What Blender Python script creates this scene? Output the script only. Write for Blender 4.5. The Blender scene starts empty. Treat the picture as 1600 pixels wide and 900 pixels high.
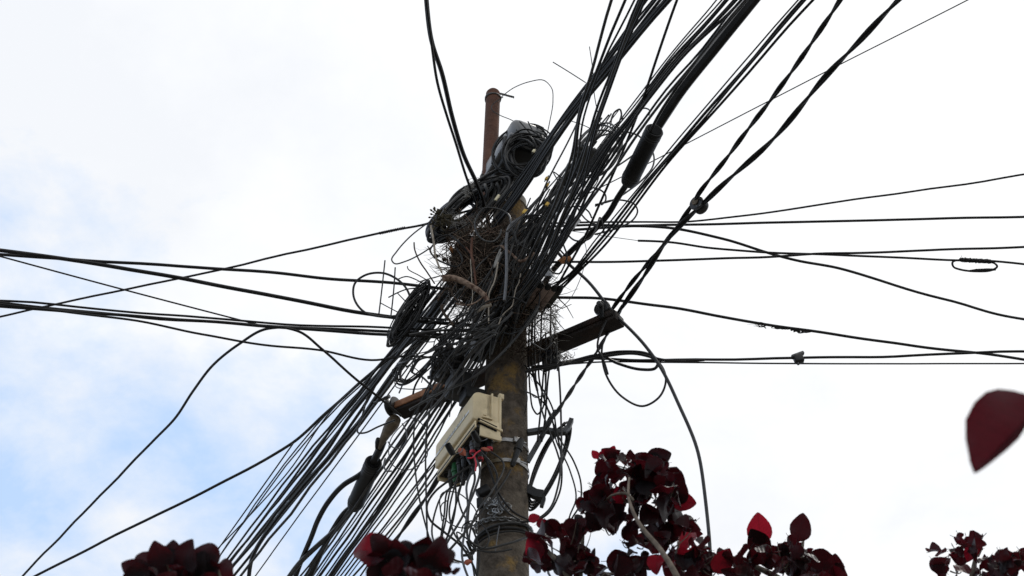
import bpy, bmesh, math, random
from mathutils import Vector, Matrix, noise as mnoise
random.seed(7)
R = math.radians
SC = bpy.context.scene
COL = SC.collection
# ------------------------------------------------------------------ camera, sky, sun, exposure
FPX = 2198.0                      # focal length in photograph pixels (1600 wide)
PITCH = R(42)
CAM = Vector((0, 0, 1.6))
cd = bpy.data.cameras.new('camera'); cam = bpy.data.objects.new('camera', cd); COL.objects.link(cam)
cam.location = CAM; cam.rotation_euler = (R(90) + PITCH, 0, 0)
cd.sensor_width = 36; cd.lens = 36 * FPX / 1600; cd.clip_end = 2000; cd.clip_start = .05
cd.dof.use_dof = True; cd.dof.focus_distance = 6.6; cd.dof.aperture_fstop = 9.0
SC.camera = cam
SUN_EL, SUN_AZ = R(62), R(35)     # azimuth from +Y towards +X
w = bpy.data.worlds.new('World'); SC.world = w; w.use_nodes = True
N = w.node_tree.nodes; L = w.node_tree.links; N.clear()
def nd(t, **k):
    n = N.new(t)
    for a, b in k.items(): setattr(n, a, b)
    return n
def mth(op, a, b=None, c=None, clamp=False):
    n = nd('ShaderNodeMath', operation=op, use_clamp=clamp)
    for i, v in enumerate((a, b, c)):
        if v is None: continue
        if isinstance(v, (int, float)): n.inputs[i].default_value = v
        else: L.new(v, n.inputs[i])
    return n.outputs[0]
sky = nd('ShaderNodeTexSky', sky_type='NISHITA', sun_disc=False, sun_elevation=SUN_EL, sun_rotation=SUN_AZ)
tc = nd('ShaderNodeTexCoord'); sep = nd('ShaderNodeSeparateXYZ'); L.new(tc.outputs['Generated'], sep.inputs[0])
zz = mth('ADD', mth('MAXIMUM', sep.outputs[2], 0.0), .25)
cmb = nd('ShaderNodeCombineXYZ')
L.new(mth('DIVIDE', sep.outputs[0], zz), cmb.inputs[0]); L.new(mth('DIVIDE', sep.outputs[1], zz), cmb.inputs[1])
def cloud(scale, detail, off, dist=.3):
    mp = nd('ShaderNodeMapping'); mp.inputs['Location'].default_value = off; L.new(cmb.outputs[0], mp.inputs[0])
    t = nd('ShaderNodeTexNoise'); t.inputs['Scale'].default_value = scale; t.inputs['Detail'].default_value = detail
    t.inputs['Roughness'].default_value = .62; t.inputs['Distortion'].default_value = dist
    L.new(mp.outputs[0], t.inputs['Vector']); return t.outputs['Fac']
n1 = cloud(6.5, 7, (5.786, 19.2296, 0), .15); n2 = cloud(2.3, 4, (10.7845, 13.5566, 0), .1)
# the cloud deck thins out towards the left horizon
thin = mth('ADD', mth('MULTIPLY', sep.outputs[0], -1.9), mth('MULTIPLY', sep.outputs[2], -4.4))
thin = mth('ADD', thin, 2.37)
br = mth('ADD', mth('MULTIPLY', mth('SUBTRACT', n1, .5), 2.3), mth('MULTIPLY', mth('SUBTRACT', n2, .5), 1.3))
blue = mth('ADD', mth('MULTIPLY', mth('MINIMUM', thin, .35), 1.3), br)
blue = mth('MULTIPLY', mth('SMOOTHSTEP', blue, 0.0, .8) if False else mth('MULTIPLY', blue, 1.25, clamp=True), .95, clamp=True)
cl = nd('ShaderNodeMixRGB'); cl.inputs[1].default_value = (9.15, 9.4, 9.85, 1); cl.inputs[2].default_value = (10.6, 10.7, 10.8, 1)
n3 = cloud(3.4, 6, (2.2, 8.4, 0), .2)
L.new(mth('ADD', mth('MULTIPLY', mth('SUBTRACT', n3, .5), 3.0), mth('ADD', mth('MULTIPLY', sep.outputs[0], 1.6), mth('MULTIPLY', mth('SUBTRACT', sep.outputs[2], .50), 3.0)), clamp=True), cl.inputs[0])
# thin veil over blue sky: mostly white scatter plus the sky's own blue
veil = nd('ShaderNodeMixRGB'); veil.inputs[0].default_value = .74; L.new(sky.outputs[0], veil.inputs[1]); veil.inputs[2].default_value = (6.2, 8.5, 12.0, 1)
mix = nd('ShaderNodeMixRGB'); L.new(blue, mix.inputs[0]); L.new(cl.outputs[0], mix.inputs[1]); L.new(veil.outputs[0], mix.inputs[2])
bg = nd('ShaderNodeBackground'); bg.inputs[1].default_value = .1; L.new(mix.outputs[0], bg.inputs[0])
out = nd('ShaderNodeOutputWorld'); L.new(bg.outputs[0], out.inputs[0])
sd = bpy.data.lights.new('sun', 'SUN'); sd.energy = 1.0; sd.angle = R(14); sd.color = (1, .96, .9)
sun = bpy.data.objects.new('sun', sd); COL.objects.link(sun)
sv = Vector((math.sin(SUN_AZ) * math.cos(SUN_EL), math.cos(SUN_AZ) * math.cos(SUN_EL), math.sin(SUN_EL)))
sun.rotation_euler = sv.to_track_quat('Z', 'Y').to_euler()
SC.view_settings.view_transform = 'Standard'; SC.view_settings.look = 'None'; SC.view_settings.exposure = 0.0
SC.view_settings.gamma = 1; SC.view_settings.use_curve_mapping = False
SC.cycles.max_bounces = 6; SC.cycles.use_denoising = True

# ------------------------------------------------------------------ helpers
D = 5.2                            # distance of the pole
AZ = R(25)                         # the street runs away to the left at this azimuth
U = Vector((-math.sin(AZ), math.cos(AZ), 0)); W = Vector((-math.cos(AZ), -math.sin(AZ), 0)); Z = Vector((0, 0, 1))
cp, sp = math.cos(PITCH), math.sin(PITCH)
def ray(x, y):
    a, b = (x - 800) / FPX, (450 - y) / FPX
    return Vector((a, cp - b * sp, sp + b * cp))
def PY(x, y, Y):
    r = ray(x, y); return CAM + r * (Y / r.y)
def PZ(x, y, h):
    r = ray(x, y); return CAM + r * (h / r.z)
def pxm(p): return ((p - CAM).dot(Vector((0, cp, sp)))) / FPX      # metres per photo pixel at p
def mat(name, col, rough=.6, spec=.3, metal=0, var=.25, scale=25, col2=None, thr=(.45, .6), bump=0, bscale=80, sc2=4):
    m = bpy.data.materials.new(name); m.use_nodes = True; t = m.node_tree; b = t.nodes['Principled BSDF']
    b.inputs['Roughness'].default_value = rough; b.inputs['Specular IOR Level'].default_value = spec; b.inputs['Metallic'].default_value = metal
    tcn = t.nodes.new('ShaderNodeTexCoord'); no = t.nodes.new('ShaderNodeTexNoise'); no.inputs['Scale'].default_value = scale; no.inputs['Detail'].default_value = 6
    t.links.new(tcn.outputs['Object'], no.inputs['Vector'])
    cr = t.nodes.new('ShaderNodeValToRGB')
    cr.color_ramp.elements[0].position = .3; cr.color_ramp.elements[1].position = .7
    cr.color_ramp.elements[0].color = (*[c * (1 - var) for c in col], 1); cr.color_ramp.elements[1].color = (*[min(1, c * (1 + var)) for c in col], 1)
    t.links.new(no.outputs['Fac'], cr.inputs[0]); src = cr.outputs[0]
    if col2:
        n2_ = t.nodes.new('ShaderNodeTexNoise'); n2_.inputs['Scale'].default_value = sc2; n2_.inputs['Detail'].default_value = 8; n2_.inputs['Roughness'].default_value = .65
        t.links.new(tcn.outputs['Object'], n2_.inputs['Vector'])
        c2 = t.nodes.new('ShaderNodeValToRGB'); c2.color_ramp.elements[0].position = thr[0]; c2.color_ramp.elements[1].position = thr[1]
        t.links.new(n2_.outputs['Fac'], c2.inputs[0])
        mx = t.nodes.new('ShaderNodeMixRGB'); t.links.new(c2.outputs[0], mx.inputs[0]); t.links.new(src, mx.inputs[1]); mx.inputs[2].default_value = (*col2, 1); src = mx.outputs[0]
    t.links.new(src, b.inputs['Base Color'])
    if bump:
        bn = t.nodes.new('ShaderNodeTexNoise'); bn.inputs['Scale'].default_value = bscale; bn.inputs['Detail'].default_value = 6; t.links.new(tcn.outputs['Object'], bn.inputs['Vector'])
        bp = t.nodes.new('ShaderNodeBump'); bp.inputs['Strength'].default_value = bump; bp.inputs['Distance'].default_value = .01
        t.links.new(bn.outputs['Fac'], bp.inputs['Height']); t.links.new(bp.outputs[0], b.inputs['Normal'])
    return m
M = dict(
    cab=mat('black_cable_jacket', (.015, .014, .0132), .5, .24, var=.3, scale=9, col2=(.045, .042, .038), thr=(.52, .72), sc2=6),
    cab2=mat('weathered_cable_jacket', (.027, .026, .0245), .42, .4, var=.3, scale=12, col2=(.06, .058, .054), thr=(.55, .75), sc2=9),
    cab3=mat('dusty_brown_cable_jacket', (.034, .031, .027), .5, .36, var=.4, scale=16, col2=(.085, .078, .068), thr=(.5, .72), sc2=7),
    grey=mat('grey_cable_jacket', (.13, .13, .135), .5, .35, var=.2),
    slate=mat('blue_grey_cable_jacket', (.055, .058, .075), .5, .35, var=.2),
    plas=mat('black_plastic', (.014, .0138, .0135), .45, .3, var=.2, col2=(.034, .032, .029), thr=(.5, .72), sc2=14),
    dusty=mat('dusty_dark_plastic', (.045, .043, .038), .7, .3, var=.3, col2=(.1, .09, .07), thr=(.5, .7), sc2=18),
    dome=mat('grey_closure_plastic', (.15, .15, .15), .32, .5, var=.12, col2=(.1, .1, .1), thr=(.5, .72), sc2=8),
    beige=mat('beige_plastic', (.72, .58, .35), .45, .4, var=.06, scale=6, col2=(.44, .34, .19), thr=(.52, .76), sc2=9, bump=.12, bscale=60),
    white=mat('white_label', (.75, .75, .73), .5, .3, var=.08), ink=mat('label_ink', (.06, .06, .06), .6, .2),
    dark=mat('dark_port_interior', (.008, .008, .008), .8, .1),  # near-black that puts the shade of port holes and grooves into colour
    rust=mat('rusty_pipe_steel', (.1, .042, .024), .75, .25, var=.4, scale=14, col2=(.15, .075, .05), thr=(.55, .7), bump=.4, sc2=9),
    arm=mat('weathered_brown_steel', (.026, .02, .017), .75, .25, var=.35, scale=18, col2=(.075, .038, .024), thr=(.52, .7), bump=.3, sc2=3.2),
    rface=mat('orange_brown_rust', (.36, .17, .09), .8, .2, var=.3, scale=20, col2=(.2, .09, .05), thr=(.5, .66), bump=.3, sc2=12),
    galv=mat('galvanised_steel', (.33, .33, .325), .4, .5, 1, var=.25, scale=40, col2=(.15, .13, .11), thr=(.5, .72), sc2=20),
    dsteel=mat('dark_steel', (.1, .1, .098), .5, .4, .6, var=.3, scale=30),
    red=mat('red_tape', (.55, .03, .05), .5, .3), green=mat('green_connector', (.015, .1, .03), .5, .3),
    orange=mat('orange_clip', (.33, .085, .045), .55, .3), yellow=mat('yellow_tag', (.72, .45, .08), .5, .3, var=.15), cream=mat('cream_tag', (.7, .62, .4), .5, .3),
    porc=mat('brown_grey_porcelain', (.035, .032, .03), .35, .5, var=.3), tan=mat('tan_resin', (.17, .13, .085), .6, .3, var=.3),
    block=mat('pinkish_brown_clamp', (.42, .31, .26), .6, .3, var=.25, scale=30, col2=(.1, .08, .065), thr=(.5, .7), sc2=25),
    twig=mat('dead_twig', (.06, .042, .03), .85, .1, var=.5, scale=60), pale=mat('pale_dry_root', (.34, .29, .23), .85, .1, var=.3, scale=40),
    bark=mat('peeling_bark', (.27, .19, .14), .85, .1, var=.35, scale=70, col2=(.09, .05, .035), thr=(.5, .62), bump=.5, sc2=40),
    straw=mat('grey_brown_straw', (.17, .14, .105), .9, .1, var=.45, scale=50),
    core=mat('shaded_matted_nest', (.028, .021, .016), .95, .05, var=.6, scale=60, bump=1.0, bscale=120), fibre=mat('grey_fibre', (.3, .28, .25), .9, .1, var=.3),  # the shade inside the nest is put into the core's dark brown
    film=mat('crumpled_film', (.5, .5, .5), .3, .5, var=.4, scale=60), dry=mat('dry_brown_leaf', (.34, .15, .06), .8, .2),
    moss=mat('dry_seed_head', (.06, .05, .03), .9, .1, var=.5, scale=90),
)
pb, pm, pt = PY(785, 900, D), PY(791, 560, D), PY(796, 318, D)
def pole_mat():
    m = mat('stained_concrete', (.105, .084, .064), .9, .15, var=.45, scale=30, col2=(.175, .145, .108), thr=(.5, .7), bump=.9, bscale=70, sc2=5)
    t = m.node_tree; b = t.nodes['Principled BSDF']; src = b.inputs['Base Color'].links[0].from_socket
    tcn = t.nodes.new('ShaderNodeTexCoord')
    def layer(src, scl, stretch, a, c, col, off):
        mp = t.nodes.new('ShaderNodeMapping'); mp.inputs['Scale'].default_value = stretch; mp.inputs['Location'].default_value = off
        t.links.new(tcn.outputs['Object'], mp.inputs[0])
        n_ = t.nodes.new('ShaderNodeTexNoise'); n_.inputs['Scale'].default_value = scl; n_.inputs['Detail'].default_value = 10; n_.inputs['Roughness'].default_value = .72
        t.links.new(mp.outputs[0], n_.inputs['Vector'])
        r_ = t.nodes.new('ShaderNodeValToRGB'); r_.color_ramp.elements[0].position = a; r_.color_ramp.elements[1].position = c; t.links.new(n_.outputs['Fac'], r_.inputs[0])
        mx = t.nodes.new('ShaderNodeMixRGB'); t.links.new(r_.outputs[0], mx.inputs[0]); t.links.new(src, mx.inputs[1]); mx.inputs[2].default_value = (*col, 1); return mx.outputs[0]
    src = layer(src, 5, (1, 1, .3), .54, .74, (.04, .037, .034), (4, 1, 2))
    src = layer(src, 4.5, (1.2, 1.2, .7), .6, .72, (.22, .14, .05), (1.3, .2, 6.1))
    src = layer(src, 9, (1, 1, .8), .62, .72, (.2, .13, .05), (7.3, 4.2, 1.1))
    def patch(src, p, rad, col):
        vd = t.nodes.new('ShaderNodeVectorMath'); vd.operation = 'DISTANCE'; t.links.new(tcn.outputs['Object'], vd.inputs[0]); vd.inputs[1].default_value = p
        n_ = t.nodes.new('ShaderNodeTexNoise'); n_.inputs['Scale'].default_value = 26; n_.inputs['Detail'].default_value = 9; n_.inputs['Roughness'].default_value = .75; t.links.new(tcn.outputs['Object'], n_.inputs['Vector'])
        d_ = t.nodes.new('ShaderNodeMath'); d_.operation = 'DIVIDE'; t.links.new(vd.outputs['Value'], d_.inputs[0]); d_.inputs[1].default_value = rad
        e_ = t.nodes.new('ShaderNodeMath'); e_.operation = 'MULTIPLY_ADD'; t.links.new(n_.outputs['Fac'], e_.inputs[0]); e_.inputs[1].default_value = 2.6; e_.inputs[2].default_value = -.72
        f_ = t.nodes.new('ShaderNodeMath'); f_.operation = 'SUBTRACT'; f_.use_clamp = True; t.links.new(e_.outputs[0], f_.inputs[0]); t.links.new(d_.outputs[0], f_.inputs[1])
        g_ = t.nodes.new('ShaderNodeMath'); g_.operation = 'MULTIPLY'; g_.use_clamp = True; t.links.new(f_.outputs[0], g_.inputs[0]); g_.inputs[1].default_value = 1.7
        mx = t.nodes.new('ShaderNodeMixRGB'); t.links.new(g_.outputs[0], mx.inputs[0]); t.links.new(src, mx.inputs[1]); mx.inputs[2].default_value = (*col, 1); return mx.outputs[0]
    for (x, y, rad) in ((782, 598, .16), (800, 575, .09), (806, 722, .12), (796, 882, .075), (770, 850, .05), (812, 318, .16), (812, 640, .06)):
        q_ = PY(x, y, D - .1); src = patch(src, (q_.x - pb.x, q_.y - D, q_.z), rad, (.25, .158, .058))
    t.links.new(src, b.inputs['Base Color']); return m
M['pole'] = pole_mat()
def leaf_mat(name, col, tr, rough):
    m = bpy.data.materials.new(name); m.use_nodes = True; t = m.node_tree; b = t.nodes['Principled BSDF']; o = t.nodes['Material Output']
    b.inputs['Roughness'].default_value = rough; b.inputs['Specular IOR Level'].default_value = .16
    oi = t.nodes.new('ShaderNodeObjectInfo'); tcn = t.nodes.new('ShaderNodeTexCoord')
    no = t.nodes.new('ShaderNodeTexNoise'); no.inputs['Scale'].default_value = 35; no.inputs['Detail'].default_value = 4; t.links.new(tcn.outputs['Object'], no.inputs['Vector'])
    wv = t.nodes.new('ShaderNodeTexWave'); wv.inputs['Scale'].default_value = 34; wv.inputs['Distortion'].default_value = 1.2; wv.inputs['Detail'].default_value = 1; t.links.new(tcn.outputs['Object'], wv.inputs['Vector'])
    hs = t.nodes.new('ShaderNodeHueSaturation'); hs.inputs['Color'].default_value = (*col, 1)
    mr = t.nodes.new('ShaderNodeMapRange'); mr.inputs[3].default_value = .5; mr.inputs[4].default_value = 1.5; t.links.new(oi.outputs['Random'], mr.inputs[0])
    mu = t.nodes.new('ShaderNodeMath'); mu.operation = 'MULTIPLY'; t.links.new(mr.outputs[0], mu.inputs[0])
    m2 = t.nodes.new('ShaderNodeMapRange'); m2.inputs[3].default_value = .65; m2.inputs[4].default_value = 1.35; t.links.new(no.outputs['Fac'], m2.inputs[0]); t.links.new(m2.outputs[0], mu.inputs[1])
    sx = t.nodes.new('ShaderNodeSeparateXYZ'); t.links.new(tcn.outputs['Object'], sx.inputs[0])
    def mm(op, a, b=None, cl_=False):
        q_ = t.nodes.new('ShaderNodeMath'); q_.operation = op; q_.use_clamp = cl_
        for ii, vv in enumerate((a, b)):
            if vv is None: continue
            if isinstance(vv, (int, float)): q_.inputs[ii].default_value = vv
            else: t.links.new(vv, q_.inputs[ii])
        return q_.outputs[0]
    ax_ = mm('ABSOLUTE', sx.outputs[0]); rib_ = mm('SUBTRACT', 1, mm('MULTIPLY', ax_, 45), True)          # midrib
    vn = mm('FRACT', mm('MULTIPLY', mm('SUBTRACT', sx.outputs[1], mm('MULTIPLY', ax_, .7)), 9)); vn = mm('SUBTRACT', 1, mm('MULTIPLY', mm('ABSOLUTE', mm('SUBTRACT', vn, .5)), 9), True)
    vfac = mm('ADD', 1, mm('MULTIPLY', mm('MAXIMUM', rib_, mm('MULTIPLY', vn, .6)), .7)); mu_o = mm('MULTIPLY', mu.outputs[0], vfac)
    t.links.new(mu_o, hs.inputs['Value']); t.links.new(hs.outputs[0], b.inputs['Base Color'])
    tr_ = t.nodes.new('ShaderNodeBsdfTranslucent'); h2 = t.nodes.new('ShaderNodeHueSaturation'); h2.inputs['Color'].default_value = (*tr, 1); t.links.new(mm('MULTIPLY', mu.outputs[0], mm('SUBTRACT', 1.15, mm('MULTIPLY', mm('MAXIMUM', rib_, mm('MULTIPLY', vn, .6)), .5))), h2.inputs['Value']); t.links.new(h2.outputs[0], tr_.inputs[0])
    bp = t.nodes.new('ShaderNodeBump'); bp.inputs['Strength'].default_value = .25; bp.inputs['Distance'].default_value = .003; t.links.new(wv.outputs['Fac'], bp.inputs['Height']); t.links.new(bp.outputs[0], b.inputs['Normal'])
    mx = t.nodes.new('ShaderNodeAddShader'); t.links.new(b.outputs[0], mx.inputs[0]); t.links.new(tr_.outputs[0], mx.inputs[1]); t.links.new(mx.outputs[0], o.inputs[0])
    return m
M['leaf'] = leaf_mat('dark_purple_leaf', (.005, .0022, .0026), (.019, .0012, .0022), .42)
M['leafnear'] = leaf_mat('backlit_purple_leaf', (.006, .002, .003), (.075, .004, .008), .45)
M['leafred'] = leaf_mat('young_red_leaf', (.02, .003, .005), (.14, .004, .010), .42)

def catmull(P, n=8):
    if len(P) < 3:
        return [P[0].lerp(P[1], i / n) for i in range(n + 1)]
    d = [max((b - a).length, 1e-6) ** .75 for a, b in zip(P, P[1:])]; m = []
    for i in range(len(P)):
        if i == 0 or i == len(P) - 1: m.append(None); continue
        a, b = (P[i] - P[i - 1]) / d[i - 1], (P[i + 1] - P[i]) / d[i]
        m.append((a * d[i] + b * d[i - 1]) / (d[i] + d[i - 1]))
    m[0] = (P[1] - P[0]) / d[0] * 1.5 - m[1] * .5; m[-1] = (P[-1] - P[-2]) / d[-1] * 1.5 - m[-2] * .5; o = []
    for i in range(len(P) - 1):
        for k in range(n):
            t = k / n; t2, t3 = t * t, t ** 3
            o.append(P[i] * (2 * t3 - 3 * t2 + 1) + m[i] * d[i] * (t3 - 2 * t2 + t) + P[i + 1] * (3 * t2 - 2 * t3) + m[i + 1] * d[i] * (t3 - t2))
    o.append(P[-1].copy()); return o
class MB:
    def __init__(s): s.v = []; s.f = []
    def tube(s, P, r, sides=6, caps=True):
        n = len(P)
        if n < 2: return s
        rr = r if isinstance(r, (list, tuple)) else [r] * n
        T = [(P[min(i + 1, n - 1)] - P[max(i - 1, 0)]) for i in range(n)]
        T = [t.normalized() if t.length > 1e-9 else Vector((0, 0, 1)) for t in T]
        a = T[0].orthogonal().normalized(); o = len(s.v)
        for i in range(n):
            a = (a - T[i] * a.dot(T[i])); a = a.normalized() if a.length > 1e-6 else T[i].orthogonal().normalized(); b = T[i].cross(a)
            for k in range(sides):
                g = 2 * math.pi * k / sides; s.v.append(P[i] + (a * math.cos(g) + b * math.sin(g)) * rr[i])
        for i in range(n - 1):
            for k in range(sides):
                k2 = (k + 1) % sides; s.f.append((o + i * sides + k, o + i * sides + k2, o + (i + 1) * sides + k2, o + (i + 1) * sides + k))
        if caps:
            s.f.append(tuple(o + k for k in reversed(range(sides)))); s.f.append(tuple(o + (n - 1) * sides + k for k in range(sides)))
        return s
    def lathe(s, p, ax, prof, sides=20):           # prof: list of (distance along axis, radius)
        ax = ax.normalized(); return s.tube_l([p + ax * d for d, _ in prof], [max(r, 1e-4) for _, r in prof], ax, sides)
    def tube_l(s, P, rr, ax, sides):
        a = ax.orthogonal().normalized(); b = ax.cross(a); o = len(s.v); n = len(P)
        for i in range(n):
            for k in range(sides):
                g = 2 * math.pi * k / sides; s.v.append(P[i] + (a * math.cos(g) + b * math.sin(g)) * rr[i])
        for i in range(n - 1):
            for k in range(sides):
                k2 = (k + 1) % sides; s.f.append((o + i * sides + k, o + i * sides + k2, o + (i + 1) * sides + k2, o + (i + 1) * sides + k))
        s.f.append(tuple(o + k for k in reversed(range(sides)))); s.f.append(tuple(o + (n - 1) * sides + k for k in range(sides)))
        return s
    def rbox(s, c, ax, hx, bev=.004, seg=2):       # box with rounded edges; ax = three unit axes, hx = half sizes
        bm = bmesh.new(); bmesh.ops.create_cube(bm, size=2)
        for v in bm.verts: v.co = Vector((v.co.x * hx[0], v.co.y * hx[1], v.co.z * hx[2]))
        if bev: bmesh.ops.bevel(bm, geom=bm.edges[:], offset=min(bev, min(hx) * .95), segments=seg, affect='EDGES', profile=.5)
        bm.verts.index_update(); o = len(s.v)
        for v in bm.verts: s.v.append(c + ax[0] * v.co.x + ax[1] * v.co.y + ax[2] * v.co.z)
        for f in bm.faces: s.f.append(tuple(o + v.index for v in f.verts))
        bm.free(); return s
    def mesh(s, name, m, smooth=True):
        me = bpy.data.meshes.new(name); me.from_pydata([tuple(v) for v in s.v], [], s.f); me.materials.append(m)
        if smooth:
            me.polygons.foreach_set('use_smooth', [True] * len(me.polygons))
            try: me.set_sharp_from_angle(angle=R(50))
            except Exception: pass
        bm = bmesh.new(); bm.from_mesh(me); bmesh.ops.recalc_face_normals(bm, faces=bm.faces[:]); bm.to_mesh(me); bm.free()
        return me
    def build(s, name, m, parent=None, smooth=True):
        org = sum(s.v, Vector()) / max(1, len(s.v)) if parent is None else Vector()
        if parent is None: s.v = [v - org for v in s.v]
        elif parent.get('_org'):
            po = Vector(parent['_org']); s.v = [v - po for v in s.v]
        o = bpy.data.objects.new(name, s.mesh(name, m, smooth)); COL.objects.link(o)
        if parent is None: o.location = org; o['_org'] = tuple(org)
        else: o.parent = parent; o['_org'] = parent.get('_org', (0, 0, 0))
        return o
def tag(o, label=None, cat=None, group=None, kind=None):
    for k, v in (('label', label), ('category', cat), ('group', group), ('kind', kind)):
        if v: o[k] = v
    return o
def thing(name, loc, label, cat, group=None):
    o = bpy.data.objects.new(name, None); COL.objects.link(o); o.location = loc; o.empty_display_size = .05; o['_org'] = tuple(loc)
    return tag(o, label, cat, group)

# ------------------------------------------------------------------ ground
g = MB(); S = 300
g.v = [Vector((-S, -S, 0)), Vector((S, -S, 0)), Vector((S, S, 0)), Vector((-S, S, 0))]; g.f = [(0, 1, 2, 3)]
tag(g.build('ground', mat('worn_paving', (.13, .125, .115), .9, .2, var=.3, scale=3, bump=.3), smooth=False), kind='structure')

# ------------------------------------------------------------------ pole and rusty pipe
r_b, r_m = 42 * pxm(pb), 32 * pxm(pm)
def pole_r(z): return r_m + (r_b - r_m) * (pm.z - z) / (pm.z - pb.z)
def pole_c(z):
    t = (z - pb.z) / (pt.z - pb.z); return Vector((pb.x + (pt.x - pb.x) * t, D, z))
sh = MB(); prof = [pole_c(z_ * pt.z / 40) for z_ in range(0, 41)]
sh.tube(prof, [pole_r(p.z) * (1 + .012 * mnoise.noise(p * 3)) for p in prof], 32)
pole = thing('utility_pole', (pb.x, D, 0), 'stained concrete utility pole with ochre patches rising through the cable tangle', 'pole')
sh.build('shaft', M['pole'], pole)
cap = MB(); cap.lathe(pt + Vector((0, 0, -.04)), Z, [(0, pole_r(pt.z) + .006), (.045, pole_r(pt.z) + .006), (.06, pole_r(pt.z) - .02)], 28); cap.build('collar', mat('pale_concrete', (.3, .28, .24), .9, .15, var=.2, col2=(.4, .24, .06), thr=(.48, .6)), pole)
Yp = D + .06
p0, p1 = PY(763, 320, Yp), PY(770.5, 147, Yp); rp = 11.3 * pxm(p1)
pipe = thing('rusty_pipe', p0, 'rusty brown steel pipe standing above the tangle, wire tied round its top', 'pipe')
MB().tube([p0.lerp(p1, i / 12) for i in range(13)], rp, 24).build('pipe_shaft', M['rust'], pipe)
MB().lathe(p1 + Vector((0, 0, -.004)), Z, [(0, rp * .98), (.012, rp * .93), (.026, rp * .7), (.032, rp * .3)], 24).build('pipe_cap', M['rust'], pipe)
pc = p1 + Vector((0, 0, -.035))
for k in range(3):
    MB().tube(catmull([pc + Vector((math.cos(a) * (rp + .003), math.sin(a) * (rp + .003), .006 * math.sin(a + k) - .006 * k)) for a in [i * math.pi / 8 for i in range(17)]], 3), .0035, 6).build('wire_wrap', M['dsteel'], pipe)
tw = MB()
for k in range(2):
    tw.tube([PY(781 + 22 * t, 146 + 6 * t, Yp - .05) + Vector((0, math.sin(t * 25 + k * 3.1) * .004, math.cos(t * 25 + k * 3.1) * .004)) for t in [i / 30 for i in range(31)]], .0035, 5)
tw.build('wire_twist', M['dsteel'], pipe)

# ------------------------------------------------------------------ cables
def wob(P, amp, seed):
    o = []; l = 0
    for i, p in enumerate(P):
        if i: l += (p - P[i - 1]).length
        q = l * 3.2; o.append(p + Vector((mnoise.noise(Vector((q, seed, 0))), mnoise.noise(Vector((q, seed, 9))), mnoise.noise(Vector((q, seed, 21))))) * amp * 1.6)
    return o
_cs = [0]
def xinterp(pts, x):
    best = min(pts, key=lambda p: abs(p[0] - x))
    for (a, b), (c, d) in zip([p[:2] for p in pts], [p[:2] for p in pts][1:]):
        if min(a, c) <= x <= max(a, c) and a != c: return (x, b + (d - b) * (x - a) / (c - a))
    return best[:2]
def cab_pts(pts, plane, Y=None, anchor=None, ext=(0, 0)):
    if plane == 'Z':
        ax, ay = anchor if anchor else xinterp(pts, 790)
        h = PY(ax, ay, Y).z - CAM.z
        P = [PZ(p[0], p[1], h) for p in pts]
    else:
        P = [PY(p[0], p[1], p[2] if len(p) > 2 else Y) for p in pts]
    return P
def cable(name, label, cat, pts, wpx, plane='Z', Y=D - .05, anchor=None, ext=(0, 0), m='cab', group=None, parent=None, ref=None, amp=.004, twist=0, sides=7, n=8):
    P = cab_pts(pts, plane, Y, anchor, ext); _cs[0] += 1
    rx = ref if ref is not None else len(P) // 2
    r = wpx * pxm(P[rx]) / 2
    C = catmull(P, n)
    if amp: C = wob(C, amp, _cs[0] * 3.7)
    e0, e1 = (C[0] - C[1]).normalized(), (C[-1] - C[-2]).normalized()      # straight on beyond the view
    if ext[0]: C = [C[0] + e0 * ext[0] * k / 4 for k in (4, 3, 2, 1)] + C
    if ext[1]: C = C + [C[-1] + e1 * ext[1] * k / 4 for k in (1, 2, 3, 4)]
    b = MB()
    if twist:
        C2 = []; 
        for i in range(len(C) - 1):
            k = max(1, int((C[i + 1] - C[i]).length / .025)); C2 += [C[i].lerp(C[i + 1], j / k) for j in range(k)]
        C2.append(C[-1]); r *= .52; s_ = 0
        for ph in range(2):
            Q = []; s_ = 0
            for i, p in enumerate(C2):
                t = (C2[min(i + 1, len(C2) - 1)] - C2[max(i - 1, 0)]).normalized(); a = t.cross(Z).normalized(); c = t.cross(a)
                if i: s_ += (p - C2[i - 1]).length
                g_ = s_ / twist * 2 * math.pi + ph * math.pi
                Q.append(p + (a * math.cos(g_) + c * math.sin(g_)) * r)
            b.tube(Q, r * 1.04, 7)
    else: b.tube(C, r, sides)
    o = b.build(name, M[m], parent)
    if parent is None: tag(o, label, cat, group)
    return o, C
# wires running off to the left
LY = D - .12
cable('cable', 'uppermost black cable running left from the nest, slightly drooping', 'cable', [(-20, 397), (190, 410), (420, 425), (530, 437), (640, 444), (700, 452), (770, 470)], 5, Y=LY, anchor=(690, 450), ext=(6, 0))
cable('cable', 'thick black cable sloping from left edge down to the round loop by the nest', 'cable', [(-20, 388), (80, 402), (280, 434), (430, 462), (570, 490), (640, 499), (700, 505), (770, 512)], 6.2, Y=LY - .04, anchor=(690, 503), ext=(6, 0))
o, C = cable('cable', 'black cable rising to the right across the other left cables towards the hank', 'cable', [(-20, 499), (120, 468), (350, 420), (600, 363), (665, 350), (720, 333), (790, 312)], 3.6, Y=LY, anchor=(700, 340), ext=(6, 0))
sp_ = MB(); h_ = PY(700, 340, LY).z - CAM.z
a_, b_ = PZ(592, 364.8, h_), PZ(632, 356, h_)
sp_.tube([a_.lerp(b_, t) + Vector((0, math.cos(t * 90) * .006, math.sin(t * 90) * .006)) for t in [i / 90 for i in range(91)]], .0035, 5).build('wire_splice', M['cab'], o)
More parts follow.
